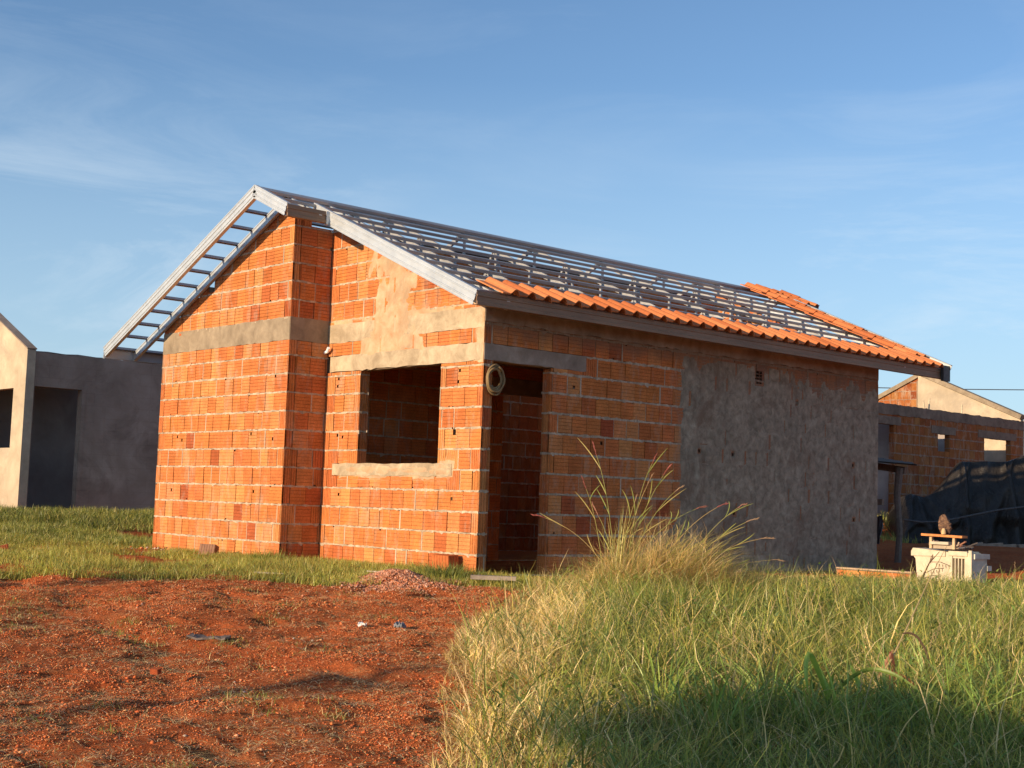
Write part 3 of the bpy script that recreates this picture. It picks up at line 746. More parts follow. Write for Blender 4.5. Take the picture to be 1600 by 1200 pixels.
cg=pick(n,[GREEN,LGREEN,YEL,STRAW,DG,OLIVE],[.30,.32,.09,.05,.14,.10]); cd=pick(n,[STRAW,DSTRAW,YEL,OLIVE,LGREEN,(.88,.70,.36)],[.42,.14,.16,.05,.06,.2])
cols=np.where(dryb[:,None],cd,cg)
patch=1+.45*fbm(x,y,.4,44,3)[:,None]; cols=cols*patch*1.3
ang=vn(x,y,.22,301)*12+rng.normal(0,1.0,n); lean=np.abs(rng.normal(.75,.6,n))*(.5+vn(x,y,.33,302))+dryb*.25
blades('tall_grass',np.stack([x,y,HT(x,y,False)-.01],-1),h,np.where(dryb,.0055,.0062)*rng.uniform(.5,1.3,n)*np.where(rng.random(n)<.12,1.7,1),lean,ang,cols,M_BLADE,segs=4,wob=.24,label='tall green and straw-coloured grass covering the right half of the plot')
print('tall',n)
n=7000; xx,yy=scatter(n,5.0,12.8,-1.2,6.5); dd2=tall_density(xx,yy); ss_,tt_=st(xx,yy); kk2=(dd2>.25)&(np.abs(tt_)/ss_<.42)&(yy<4.3)&(xx>.6)&(vn(xx,yy,.45,311)>.45); xx,yy=xx[kk2],yy[kk2]; n=len(xx)
zz=HT(xx,yy,False)+.20*rng.random(n)+.06
blades('forb_leaves',np.stack([xx,yy,zz],-1),rng.uniform(.03,.08,n),rng.uniform(.010,.022,n),rng.uniform(.6,2.2,n),rng.uniform(0,6.28,n),pick(n,[(.17,.26,.05),(.24,.30,.07),(.12,.18,.05),(.34,.30,.10)],[.4,.3,.2,.1]),M_BLADE,segs=3,label='small broad weed leaves mixed through the tall grass')
# matted under-layer
x,y=scatter(260000,5.0,14.5,-1.6,8.0); d=tall_density(x,y); s_,t_=st(x,y)
keep=(d>-.12)&~in_house(x,y,.03)&(x>.05)&(np.abs(t_)/s_<.42)&(y<5.2)&~((x>1.4)&(x<2.75)&(y>4.5)); x,y,d,s_=x[keep],y[keep],d[keep],s_[keep]; n=len(x)
dr=rng.random(n)<np.clip(.9-.35*d,.35,.95)
cols=np.where(dr[:,None],pick(n,[STRAW,DSTRAW,YEL],[.4,.4,.2]),pick(n,[GREEN,DG,OLIVE],[.4,.3,.3]))
blades('grass_thatch',np.stack([x,y,HT(x,y,False)-.005],-1),rng.uniform(.05,.15,n)*(1+.3*fbm(x,y,.4,4,2)),np.full(n,.005),np.abs(rng.normal(1.1,.5,n)),rng.uniform(0,6.28,n),cols,M_DRY,segs=2,label='matted dry undergrowth at the foot of the tall grass')

# ---- turf along the house and towards the left house
def turf(name,n0,s0,s1,t0,t1,maskf,hlo,hhi,pal,w,label,width=.005,lean=.5):
    x,y=scatter(n0,s0,s1,t0,t1); k=maskf(x,y)&~in_house(x,y,.01); x,y=x[k],y[k]; n=len(x)
    c=pick(n,pal,w)*(1+.3*fbm(x,y,.35,23,3))[:,None]
    hh=rng.uniform(hlo,hhi,n)*(1+.45*fbm(x,y,.45,77,3))
    blades(name,np.stack([x,y,HT(x,y,False)-.01],-1),hh,np.full(n,width)*rng.uniform(.7,1.3,n),np.abs(rng.normal(lean,.3,n)),rng.uniform(0,6.28,n),c,M_BLADE,segs=2,label=label)
    print(name,n)
def m1(x,y):
    s,t_=st(x,y); e=12.05+.18*fbm(x,y,.8,61,3)-.35*sm(-1.5,-4.6,t_)
    bare=fbm(x,y,.9,91,3)
    ok=(s>e)&(y<.3)&(x<tallx(y))&(s<19)
    hole=(sm(-2.7,-3.5,t_)*sm(17.6,16.6,s)*sm(12.3,13.2,s)); ok&=(rng.random(len(x))>hole*sm(-.25,.25,bare)*1.1)
    ok&=~((np.abs(x-.0)<.30)&(np.abs(y+.98)<.22))
    return ok
def tallx(y): return edge_x(y)+.25
turf('turf_grass',300000,11.3,19,-7.3,.9,m1,.05,.125,[LGREEN,GREEN,YEL,OLIVE,(.40,.42,.07)],[.27,.12,.33,.06,.22],'short green and yellow turf strip along the foot of the block house',.006,.5)
def m2(x,y):
    s,t_=st(x,y); return (x<-5.9)&(x>-11.2)&(y>-3.6)&(y<6)&((fbm(x,y,1.1,19,3)>-.22)|(x<-8.8))&(s>14.5)
turf('meadow_grass',230000,14.5,27,-11.5,-3.0,m2,.07,.17,[LGREEN,GREEN,YEL,OLIVE],[.3,.3,.15,.25],'rougher green grass between the block house and the grey plastered house',.009,.6)
def m3(x,y): return (x<-3.8)&(x>-5.3)&(y>11.5)&(y<17)
turf('bank_grass',30000,20,30,2,9,m3,.1,.22,[LGREEN,YEL,GREEN],[.4,.3,.3],'sunlit grass bank behind the shed at the back right',.012,.5)
# ---- sparse tufts, straw litter and clods on the dirt
def dirtmask(x,y):
    s,t_=st(x,y); return (s<12.2)&(x<edge_x(y)+.25)&(np.abs(t_)/s<.42)
x,y=scatter(170000,5.0,12.3,-4.9,1.6,1.1); k=dirtmask(x,y)&(rng.random(len(x))<.3+.7*sm(-.1,.35,fbm(x,y,.5,12,3))); x,y=x[k],y[k]; n=len(x)
blades('straw_litter',np.stack([x,y,HT(x,y)+.004],-1),rng.uniform(.006,.03,n),rng.uniform(.002,.0045,n),rng.uniform(2.5,10,n),rng.uniform(0,6.28,n),pick(n,[STRAW,DSTRAW,(.60,.30,.12),(.85,.64,.38),(.14,.05,.025)],[.30,.15,.22,.20,.13]),M_DRY,segs=3,curl=.8,label='dry straw litter strewn over the red dirt')
cx,cy=scatter(95,5.2,12.0,-4.8,1.4); k=dirtmask(cx,cy); cx,cy=cx[k],cy[k]
bx=[];by=[]
for a,b_ in zip(cx,cy):
    m_=rng.integers(25,130); r=rng.uniform(.04,.17); bx.append(a+rng.normal(0,r,m_)); by.append(b_+rng.normal(0,r*.8,m_))
x=np.concatenate(bx);y=np.concatenate(by);n=len(x)
blades('sparse_tufts',np.stack([x,y,HT(x,y)-.004],-1),rng.uniform(.02,.07,n),rng.uniform(.003,.005,n),np.abs(rng.normal(.9,.4,n)),rng.uniform(0,6.28,n),pick(n,[OLIVE,LGREEN,GREEN,STRAW],[.3,.3,.2,.2]),M_BLADE,segs=2,label='sparse low weed tufts on the red dirt')
# clods and pebbles
def stones(name,x,y,r,cols,label,lift=.25):
    n=len(x); base=np.array([(1,0,0),(-1,0,0),(0,1,0),(0,-1,0),(0,0,1),(0,0,-1)],float)
    tri=np.array([(4,0,2),(4,2,1),(4,1,3),(4,3,0),(5,2,0),(5,1,2),(5,3,1),(5,0,3)])
    V=base[None]*r[:,None,None]*rng.uniform(.55,1.25,(n,6,1)); 
    a=rng.uniform(0,6.28,n); ca,sa=np.cos(a)[:,None],np.sin(a)[:,None]
    X=V[...,0]*ca-V[...,1]*sa; Y=V[...,0]*sa+V[...,1]*ca; Z=V[...,2]*.65
    z=HT(x,y)+r*lift
    V=np.stack([X+x[:,None],Y+y[:,None],Z+z[:,None]],-1).reshape(-1,3)
    F=(np.arange(n)[:,None,None]*6+tri[None]).reshape(-1,3)
    o=np_mesh(name,V,[F],M_STONE,np.repeat(cols,6,0)); o['kind']='stuff'; o['label']=label; return o
x,y=scatter(230000,4.9,12.6,-4.9,1.8); k=dirtmask(x,y)&(rng.random(len(x))<.25+.75*sm(-.2,.3,fbm(x,y,.7,8,3))); x,y=x[k],y[k]; n=len(x)
stones('soil_clods',x,y,rng.uniform(.003,.0075,n)*(1+1.2*(rng.random(n)<.02)),pick(n,[(.64,.16,.055),(.74,.24,.085),(.42,.10,.036),(.72,.36,.18)],[.42,.35,.13,.10]),'crumbly red soil clods over the bare dirt')
n=8000; x=-.03+rng.normal(0,.30,n); y=-.95+rng.normal(0,.24,n)
stones('gravel_heap',x,y,rng.uniform(.006,.017,n),pick(n,[(.52,.22,.12),(.60,.30,.19),(.40,.15,.08),(.66,.42,.30)],[.4,.3,.2,.1]),'small pinkish heap of rubble gravel before the house corner')
n=420; x=rng.uniform(-5.5,.3,n); y=np.where(x<-W1,-PJ,0)-.06-np.abs(rng.normal(0,.22,n))
stones('rubble_crumbs',x,y,rng.uniform(.008,.026,n),pick(n,[(.54,.16,.05),(.50,.42,.32),(.40,.30,.22),(.60,.24,.10)],[.4,.25,.15,.2]),'brick crumbs and mortar droppings in the turf along the wall foot',lift=.9)
n=260; x,y=scatter(n,5.2,11.8,-4.6,1.2); k=dirtmask(x,y); x,y=x[k],y[k]; n=len(x)
stones('brick_chips',x,y,rng.uniform(.006,.016,n),pick(n,[(.62,.18,.06),(.55,.42,.32),(.30,.10,.05),(.70,.34,.18)],[.4,.15,.25,.2]),'scattered brick chips and lumps on the red dirt',lift=.5)
# tuft behind the heap
def clump(name,cx,cy,r,n,hlo,hhi,pal,wts,label,lean=.6,width=.006,wind=None,mat=None,cat='plant',segs=4,parent=None):
    x=cx+rng.normal(0,r,n); y=cy+rng.normal(0,r,n)
    ang=np.arctan2(y-cy,x-cx)+rng.normal(0,.6,n)
    o=blades(name,np.stack([x,y,HT(x,y,False)-.01],-1),rng.uniform(hlo,hhi,n),np.full(n,width)*rng.uniform(.6,1.3,n),np.abs(rng.normal(lean,.3,n)),ang,pick(n,pal,wts),mat or M_BLADE,segs=segs,label=label,kind=None)
    o['category']=cat; return o
clump('grass_tuft',.02,-.42,.13,650,.10,.22,[GREEN,LGREEN,DG],[.5,.3,.2],'dark green grass tuft just behind the gravel heap')
clump('grass_tuft',-2.55,-.72,.10,420,.10,.20,[GREEN,LGREEN],[.5,.5],'green grass tuft at the foot of the projecting wall corner')

def leaf(mb,pts,w,col):
    """broad folded leaf along pts"""
    pts=[Vector(p) for p in pts]; n=len(pts); vs=[]
    for i,p in enumerate(pts):
        d=(pts[min(i+1,n-1)]-pts[max(i-1,0)]).normalized(); side=d.cross(Vector((-.75,.66,.2))).normalized()
        k=i/(n-1); ww=w*(math.sin(math.pi*min(1,k*.85+.12))**.7); up=side.cross(d)*.25*ww
        vs+= [p-side*ww+up,p,p+side*ww+up]
    fs=[]
    for i in range(n-1):
        fs+=[(3*i,3*i+1,3*i+4,3*i+3),(3*i+1,3*i+2,3*i+5,3*i+4)]
    mb.add(vs,fs,col)
def bez(a,b,c,n=10):
    a,b,c=Vector(a),Vector(b),Vector(c); return [(a*(1-k)**2+b*2*k*(1-k)+c*k*k) for k in [i/(n-1) for i in range(n)]]
# ---- guinea-grass clump in front of the long wall
cl=empty('grass_clump',(1.75,.5,0),'big leaning straw-coloured grass clump with reddish seed heads before the long wall','plant')
def in_parent(o,p):
    o.parent=p; o.matrix_parent_inverse=Matrix.Translation(-Vector(p.location)); return o
VA=np.array([.666,.746])   # image-right on the ground
n=11000; tt=rng.uniform(-.62,.78,n); dd=rng.normal(0,.22,n)
x=1.72+VA[0]*tt-.746*dd; y=.5+VA[1]*tt+.666*dd
hp=np.interp(tt,[-.62,-.3,0,.4,.78],[.12,.50,.66,.60,.20])
ang=math.atan2(VA[1],VA[0])+rng.normal(0,1.5,n)
mm=blades('leaf_mass',np.stack([x,y,HT(x,y,False)],-1),hp*rng.uniform(.35,1.25,n),rng.uniform(.003,.006,n),np.abs(rng.normal(1.2,.8,n)),ang,pick(n,[STRAW,(.78,.48,.18),YEL,DSTRAW,LGREEN,(.30,.17,.07)],[.28,.28,.2,.06,.1,.08]),M_DRY,segs=5,wob=.30,kind=None); in_parent(mm,cl)
n=290; tt=np.concatenate([rng.normal(-.28,.05,50),rng.uniform(-.2,.45,240)]); dd=rng.normal(0,.10,n)
x=1.72+VA[0]*tt-.746*dd; y=.5+VA[1]*tt+.666*dd
hh=np.concatenate([rng.uniform(.45,.9,50),rng.uniform(.4,.85,240)])
ang=math.atan2(VA[1],VA[0])+np.concatenate([rng.normal(0,1.2,50),rng.normal(0,.45,240)])
mm=blades('long_leaves',np.stack([x,y,HT(x,y,False)+.02],-1),hh,rng.uniform(.007,.013,n),np.concatenate([rng.uniform(.05,.5,50),rng.uniform(.6,1.5,240)]),ang,pick(n,[LGREEN,YEL,(.34,.30,.10),OLIVE],[.3,.35,.2,.15]),M_BLADE,segs=6,kind=None); in_parent(mm,cl)
# flowering stems with reddish plumes
def stem_path(b,top,bend):
    b=Vector(b);top=Vector(top); pts=[]
    for i in range(9):
        k=i/8; p=b.lerp(top,k); p.z+=bend*math.sin(math.pi*k)*.5; pts.append(p)
    return pts
def onp(t_,d_,z): return (1.72+VA[0]*t_-.746*d_, .5+VA[1]*t_+.666*d_, z)
smb=MB(); lmb=MB()
stems=[(-.30,-.50,1.16),(-.26,.0,1.10),(-.27,.20,.86),(-.30,.42,.72),(-.35,-.60,.86),(-.32,-.46,.62),(-.3,-.16,.74),(-.22,.10,1.0),
 (.0,.62,.74),(.2,.86,.62),(.3,.98,.48),(.4,1.12,.30),(-.3,-.96,.60),(.35,1.16,.18),(-.2,-.05,.9),(.25,.80,.74)]
for i,(tb,tp,zt) in enumerate(stems):
    b0=Vector(onp(tb+random.uniform(-.06,.06),random.uniform(-.12,.12),-.02)); e0=Vector(onp(tp*.95,random.uniform(-.15,.15),zt-.02))
    mid=b0.lerp(e0,.5); mid.x=b0.x+(e0.x-b0.x)*(kk:=random.uniform(.32,.46)); mid.y=b0.y+(e0.y-b0.y)*kk; mid.z=zt*random.uniform(.55,.68)+.05
    pts=bez(b0,mid,e0,14)
    smb.tube(pts,[.0032-.0001*k for k in range(14)],5,random.choice([(.42,.38,.12),(.50,.36,.14),(.33,.34,.10)]))
    for q in range(random.randint(1,3)):
        k=random.randint(5,11); a=pts[k]; d0=(pts[k]-pts[k-1]).normalized(); sd=random.choice([-1,1])
        o1=Vector((VA[0]*sd,VA[1]*sd,0))*random.uniform(.03,.10); ln=random.uniform(.12,.26)
        leaf(lmb,bez(a,a+d0*ln*.6+o1*.5,a+d0*ln*1.05+o1*1.6+Vector((0,0,-random.uniform(-.03,.05))),8),.0042,random.choice([(.40,.40,.10),(.52,.42,.14),(.30,.34,.08)]))
    e=pts[-1]; dr=(pts[-1]-pts[-3]).normalized(); hmb=MB(); c0=random.choice([(.42,.12,.10),(.38,.14,.09),(.50,.24,.15),(.46,.30,.18)]); nq=random.randint(8,14)
    for q in range(nq):
        a=e+dr*(.010*q)+Vector((0,0,-.03))*(q/nq)**2*(1 if abs(tp-tb)>.3 else 0)
        d2=(dr+Vector((random.uniform(-.22,.22),random.uniform(-.22,.22),random.uniform(-.15,.2)))).normalized()
        hmb.tube([a,a+d2*.018,a+d2*.034],[.0018,.0024,.0008],4,c0)
    hmb.build('seed_head',M_DRY,cl,recalc=False)
smb.build('stems',M_DRY,cl,recalc=False); lmb.build('stem_leaves',M_BLADE,cl,recalc=False)

# ------------------------------------------------------------------ foreground weeds
def cp(u,v,depth):
    f=Vector((math.sin(YAW)*math.cos(PITCH),math.cos(YAW)*math.cos(PITCH),math.sin(PITCH))); r=Vector((math.cos(YAW),-math.sin(YAW),0)); up=r.cross(f)
    r2=r*math.cos(ROLL)+up*math.sin(ROLL); u2=up*math.cos(ROLL)-r*math.sin(ROLL)
    return Vector(CAM)+(f+r2*((u-800)/FPX)-u2*((v-600)/FPX))*depth
gl=(.36,.52,.09)
wd=empty('broadleaf_weed',tuple(cp(1295,1150,6.9)),'young green maize-like weed with arching broad leaves in the foreground grass','plant')
mb=MB(); D=6.9
leaf(mb,bez(cp(1294,1095,D),cp(1275,1030,D-.1),cp(1264,1022,D-.15),10)+bez(cp(1262,1022,D-.15),cp(1256,1045,D-.2),cp(1263,1082,D-.2),8)[1:],.014,gl)
leaf(mb,bez(cp(1295,1095,D),cp(1296,1075,D+.05),cp(1272,1030,D+.1),8),.013,gl)
leaf(mb,bez(cp(1296,1098,D),cp(1330,1045,D-.1),cp(1368,1046,D-.2),10)+bez(cp(1369,1046,D-.2),cp(1400,1050,D-.25),cp(1432,1076,D-.3),9)[1:],.011,(.22,.30,.06))
leaf(mb,bez(cp(1345,1085,D),cp(1340,1060,D),cp(1328,1038,D),8),.011,gl)
leaf(mb,bez(cp(1295,1090,D),cp(1298,1070,D),cp(1303,1050,D-.1),6),.010,gl)
mb.build('leaves',M_BLADE,wd,recalc=False)
MB().tube([cp(1294,1165,D),cp(1295,1130,D),cp(1295,1092,D)],[.006,.005,.003],6,(.16,.2,.05)).build('stem',M_BLADE,wd,recalc=False)
dd_=empty('dead_stalk',tuple(cp(1388,1140,7.3)),'dead reddish-brown folded stalk leaning in the foreground grass','plant')
mb=MB(); D=7.3
mb.tube([cp(1372,1062,D),cp(1392,1032,D),cp(1420,975,D+.1),cp(1452,905,D+.3),cp(1480,852,D+.5)],[.006,.005,.004,.003,.001],5,(.45,.33,.16))
mb.build('stem',M_DRY,dd_,recalc=False); mb=MB()
leaf(mb,bez(cp(1392,1018,D),cp(1398,1060,D),cp(1390,1110,D),8),.018,(.20,.07,.04)); leaf(mb,bez(cp(1372,1062,D),cp(1385,1035,D),cp(1396,1015,D),8),.012,(.46,.22,.13))
leaf(mb,bez(cp(1410,990,D),cp(1430,985,D),cp(1440,1005,D),8)+bez(cp(1441,1006,D),cp(1450,1020,D),cp(1452,1040,D),5)[1:],.007,(.14,.09,.05))
leaf(mb,bez(cp(1395,1050,D),cp(1430,1060,D),cp(1445,1095,D),8),.008,(.30,.12,.06))
mb.build('leaves',M_DRY,dd_,recalc=False)
# seed-headed stalks rising from the foreground grass
def stalk(u,v,D,ht,lx,label,col=(.33,.30,.13),hc=(.38,.27,.13)):
    b=cp(u,v,D); b.z=float(HT(b.x,b.y,False)); e=empty('seed_stalk',tuple(b),label,'plant','thin seed-headed stalks in the tall grass')
    t_=b+Vector((VA[0]*lx,VA[1]*lx,ht)); pts=stem_path(b,t_,.06)
    MB().tube(pts,[.0028]*5+[.002]*4,4,col).build('stem',M_DRY,e,recalc=False)
    mb=MB(); dr=(pts[-1]-pts[-2]).normalized()
    for q in range(12):
        a=pts[-1]+dr*(-.05+.009*q); d2=(dr+Vector((random.uniform(-.8,.8),random.uniform(-.8,.8),random.uniform(-.2,.4)))).normalized()
        mb.tube([a,a+d2*.007,a+d2*.012],[.002,.0026,.001],4,hc)
    mb.build('seed_head',M_DRY,e,recalc=False)
for i in range(34):
    u=random.uniform(1010,1600); v=random.uniform(960,1200); D=np.interp(v,[900,1040,1200],[13,8.6,6.2])
    stalk(u,v,float(D),random.uniform(.26,.46),random.uniform(-.1,.14),'thin dry stalk with a small tan seed head sticking out of the tall grass',col=random.choice([(.33,.30,.13),(.20,.20,.07),(.42,.34,.17)]),hc=random.choice([(.44,.33,.16),(.36,.25,.13)]))
for i,(u,v) in enumerate(((1150,1165),(1205,1130),(1262,1185),(1330,1190),(1395,1150),(1450,1185),(1515,1160),(1575,1120),(1560,1190),(1110,1190),(1040,1150),(1480,1110))):
    D=float(np.interp(v,[1040,1200],[8.3,6.3])); b=cp(u,v,D)
    clump('coarse_grass_tuft',b.x,b.y,.05,40,.34,.58,[(.28,.40,.08),(.36,.45,.11),(.20,.30,.07)],[.5,.3,.2],'coarse bright green tuft with broad spreading blades among the foreground grass',lean=.8,width=.012,segs=5)['group']='coarse green tufts in the foreground grass'
# long arching blades all over the tall field (bigger, catches light)
x,y=scatter(9000,5.2,12.9,-.8,6.0); d=tall_density(x,y); s_,t_=st(x,y); k=(d>.05)&(np.abs(t_)/s_<.42)&(x>.6)&(y<4.6)&~((x>.5)&(x<2.9)&(y>3.9)); x,y=x[k],y[k]; n=len(x)
blades('long_blades',np.stack([x,y,HT(x,y,False)],-1),rng.uniform(.26,.50,n)*(1-.2*sm(9,12.5,st(x,y)[0])),rng.uniform(.004,.010,n),rng.uniform(.1,1.5,n),rng.uniform(0,6.28,n),pick(n,[LGREEN,GREEN,YEL,STRAW,(.12,.18,.05)],[.3,.25,.15,.15,.15]),M_BLADE,segs=6,wob=.2,label='longer arching grass blades standing out of the tall grass')
# stem in front of the white crate
e=empty('seed_stalk',(2.43,3.57,-.03),'dark weed stalk with dangling grains in front of the white crate','plant')
mb=MB(); D=13.2
mb.tube([cp(1433,925,D),cp(1440,905,D),cp(1452,880,D),cp(1468,862,D)],[.012,.011,.006,.003],5,(.13,.08,.05)); mb.build('stem',M_DRY,e,recalc=False)
mb=MB()
for (a,b_) in (((1452,880),(1458,866)),((1453,878),(1486,885)),((1446,895),(1475,888)),((1440,905),(1470,900))):
    p=cp(*a,D);q=cp(*b_,D); mb.tube([p,p.lerp(q,.5)+Vector((0,0,.02)),q],.003,4,(.16,.09,.05))
    for k in range(5):
        r_=p.lerp(q,.3+.15*k); mb.tube([r_,r_+Vector((.005,.0,-.03))],[.005,.002],4,(.18,.10,.06))
mb.build('twigs',M_DRY,e,recalc=False)

# ------------------------------------------------------------------ loose things near the house
# hose coil at the door
mb=MB(); pts=[]
turns=[(.075,.09,0,0.02),(.10,.115,.015,.03),(.08,.105,-.01,.0),(.11,.125,.02,.0),(.09,.13,.01,-.03)]
for k,(ry,rz,oy,oz) in enumerate(turns):
    for i in range(28):
        a=2*math.pi*i/28+math.pi/2; kk=(i/28)
        ny=turns[(k+1)%5]; f_=kk
        RY=ry*(1-f_)+ny[0]*f_; RZ=rz*(1-f_)+ny[1]*f_; OY=oy*(1-f_)+ny[2]*f_; OZ=oz*(1-f_)+ny[3]*f_
        pts.append((.035+.010*(k%3)+.004*math.sin(i),.105+OY+RY*math.cos(a),1.86+OZ+RZ*math.sin(a)))
mb.tube(pts,.0105,8,(.25,.17,.08)); tag(mb.build('hose_coil',M_MISC,None,smooth=True),'coiled yellow corrugated conduit hose hanging at the top of the doorway','hose')
# leaning block with vertical grooves, and a narrow gap block
def block(name,loc,size,rz,tilt,label,cat='brick',col=(.48,.14,.045),vert=True,group=None,mat=None):
    mb=MB(); w,d_,h_=size; nr=6
    mb.box((-w/2+.005,-d_/2+.005,0.001),(w/2-.005,d_/2-.005,h_-.001),tuple(c*.6 for c in col))
    for i in range(nr):
        a=-w/2+i*w/nr; mb.box((a+.003,-d_/2,0),(a+w/nr-.003,d_/2,h_),col)
    for i in range(4):
        a=-d_/2+i*d_/4; mb.box((-w/2-.001,a+.003,.0005),(w/2+.001,a+d_/4-.003,h_-.0005),col)
    M_=Matrix.Rotation(rz,4,'Z')@Matrix.Rotation(tilt,4,'X')
    mb.v=[tuple(M_@Vector(v)) for v in mb.v]
    o=mb.build(name,mat or M_CLAY); o.location=loc; return tag(o,label,cat,group)
block('hollow_block',(-.33,-.10,.0),(.24,.13,.19),R(2),R(4),'loose upright hollow block standing against the gable wall beneath the window')
block('hollow_block',(-3.52,-.83,.015),(.18,.11,.12),R(35),R(-18),'tilted broken block lying in the turf before the projecting wall',col=(.30,.16,.10))
block('brick_fragment',(-4.3,-2.75,.02),(.15,.09,.07),R(-25),R(15),'small broken brick lying in the grass at the far left',col=(.42,.12,.05))
block('brick_fragment',(2.9,-4.75,-.30),(.05,.04,.03),R(20),R(10),'tiny orange brick chip lying on the red dirt at left',col=(.50,.13,.05))
block('brick_fragment',(-1.6,.0-1.9,-.0),(.06,.05,.03),R(70),R(10),'tiny dark brick chip near the turf edge on the dirt',col=(.16,.06,.04))
# debris
def lump(name,loc,size,col,label,cat,rz=0,mat=None,seed=1,bend=0):
    rnd=random.Random(seed); mb=MB(); n=7; w,d_,h_=size; vs=[]
    for j in range(4):
        for i in range(n+1):
            a=-.5+i/n; b_=-.5+j/3
            ed=min(1,min(i,n-i,1)+0.0)
            vs.append((w*a*(1+rnd.uniform(-.06,.06)),d_*b_*(1+rnd.uniform(-.15,.15)),h_*(.55+rnd.uniform(-.25,.45))+bend*(a*a)))
    m_=len(vs); vs+= [(x_,y_,z_-h_*.45) for x_,y_,z_ in vs]
    fs=[]
    for j in range(3):
        for i in range(n):
            q=j*(n+1)+i; fs.append((q,q+1,q+n+2,q+n+1)); fs.append(tuple(m_+k for k in (q,q+n+1,q+n+2,q+1)))
    for i in range(n):
        fs.append((i,m_+i,m_+i+1,i+1)); q=3*(n+1)+i; fs.append((q,q+1,m_+q+1,m_+q))
    for j in range(3):
        q=j*(n+1); fs.append((q,q+n+1,m_+q+n+1,m_+q)); q+=n; fs.append((q,m_+q,m_+q+n+1,q+n+1))
    mb.add(vs,fs,col); M_=Matrix.Rotation(rz,4,'Z'); mb.v=[tuple(M_@Vector(v)) for v in mb.v]
    o=mb.build(name,mat or M_MISC); o.location=loc; return tag(o,label,cat)
def gz(x,y): return float(HT(x,y))
lump('plastic_sheet',(1.9,-3.87,gz(1.9,-3.87)+.006),(.26,.10,.028),(.16,.125,.11),'crumpled dark grey plastic strip lying flat on the dirt','litter',R(42),bend=.03)
lump('plaster_scrap',(1.96,-2.7,gz(1.96,-2.7)+.006),(.055,.04,.03),(.72,.70,.66),'small white plaster scrap on the dirt beside a grey shard','litter',R(40),seed=3)
lump('slate_shard',(2.09,-2.47,gz(2.09,-2.47)+.008),(.07,.06,.05),(.20,.21,.23),'small blue-grey shard on the dirt beside the white scrap','litter',R(20),seed=4)
for (x_,y_,l_,lab) in ((-.8,-1.75,.26,'thin pale lath lying in the turf left of the gravel heap, under the projecting wall'),(-.40,-.88,.14,'short pale lath lying in the turf just left of the gravel heap')):
    o=MB().box((-l_/2,-.010,0),(l_/2,.010,.012),(.62,.52,.42)).build('wood_lath',M_WOOD); o.location=(x_,y_,float(HT(x_,y_,False))+.035); o.rotation_euler=(0,R(1),R(47)); tag(o,lab,'wood strip')
o=MB().box((-.2,-.05,0),(.2,.05,.035),(.42,.40,.42)).build('concrete_plank',M_CONCG); o.location=(.66,-.36,.02); o.rotation_euler=(0,0,R(47)); tag(o,'grey concrete lath lying in the grass before the door','plank')

# ------------------------------------------------------------------ white crate and its load
cr=empty('appliance_crate',(2.0,5.1,-.05),'cream white plastic machine housing with flared rim and slatted vent behind the tall grass','crate')
CW=(.60,.53,.39); M_TUB=tinted('stained_plastic',.65,.3,.30,.3,5)
wd_,dp_,ht_=.93,.32,.50
DX=.57; bx0,by0,bz0=.93+DX,5.0,-.09       # left-front-bottom corner
mb=MB()
def fr_poly(poly,y0,y1,col=CW): 
    m=len(poly); mb.add([(bx0+a,y0,bz0+z) for a,z in poly]+[(bx0+a,y1,bz0+z) for a,z in poly],[tuple(range(m)),tuple(range(m,2*m))[::-1]]+[(i,m+i,m+(i+1)%m,(i+1)%m) for i in range(m)],col)
# body with tapered left side, window left open for the vent
fr_poly([(.07,0),(.60,0),(.60,.47),(.0,.47),(.0,.40),(.03,.37)],by0,by0+dp_)
fr_poly([(.605,0),(.78,0),(.78,.16),(.605,.16)],by0,by0+dp_); fr_poly([(.605,.40),(.78,.40),(.78,.47),(.605,.47)],by0+.012,by0+dp_)
fr_poly([(.605,.165),(.78,.165),(.78,.395),(.605,.395)],by0+.06,by0+dp_,(.48,.42,.30))
fr_poly([(.785,0),(.86,0),(.86,.47),(.785,.47)],by0-.0,by0+dp_)
mb.build('body',M_TUB,cr)
mb=MB(); fr_poly([(-.03,.405),(.5,.415),(.5,.475),(-.0,.50),(-.03,.46)],by0-.022,by0+dp_+.02); fr_poly([(.55,.43),(.83,.43),(.83,.485),(.55,.485)],by0-.016,by0+dp_+.01); mb.build('rim',M_TUB,cr)
for k in range(3):
    mb=MB(); a=.635+k*.05; fr_poly([(a,.162),(a+.014,.162),(a+.014,.398),(a,.398)],by0+.002,by0+.04); mb.build('vent_slat',M_TUB,cr)
mb=MB(); fr_poly([(.86,-.0),(.905,-.0),(.905,.50),(.86,.50)],by0-.03,by0+.015); mb.build('corner_post',M_TUB,cr)
mb=MB(); mb.box((bx0+.865,by0+.02,bz0),(bx0+.90,by0+dp_+.1,bz0+.44),(.60,.56,.46)); mb.box((bx0+.83,by0+.03,bz0+.40),(bx0+.925,by0+dp_+.14,bz0+.46),(.60,.56,.46)); mb.box((bx0+.88,by0+dp_+.06,bz0+.26),(bx0+.93,by0+dp_+.18,bz0+.32),(.62,.58,.48)); mb.build('side_panel',M_TUB,cr)
cr.scale=(.78,.72,.90); cr.location.x-=.11
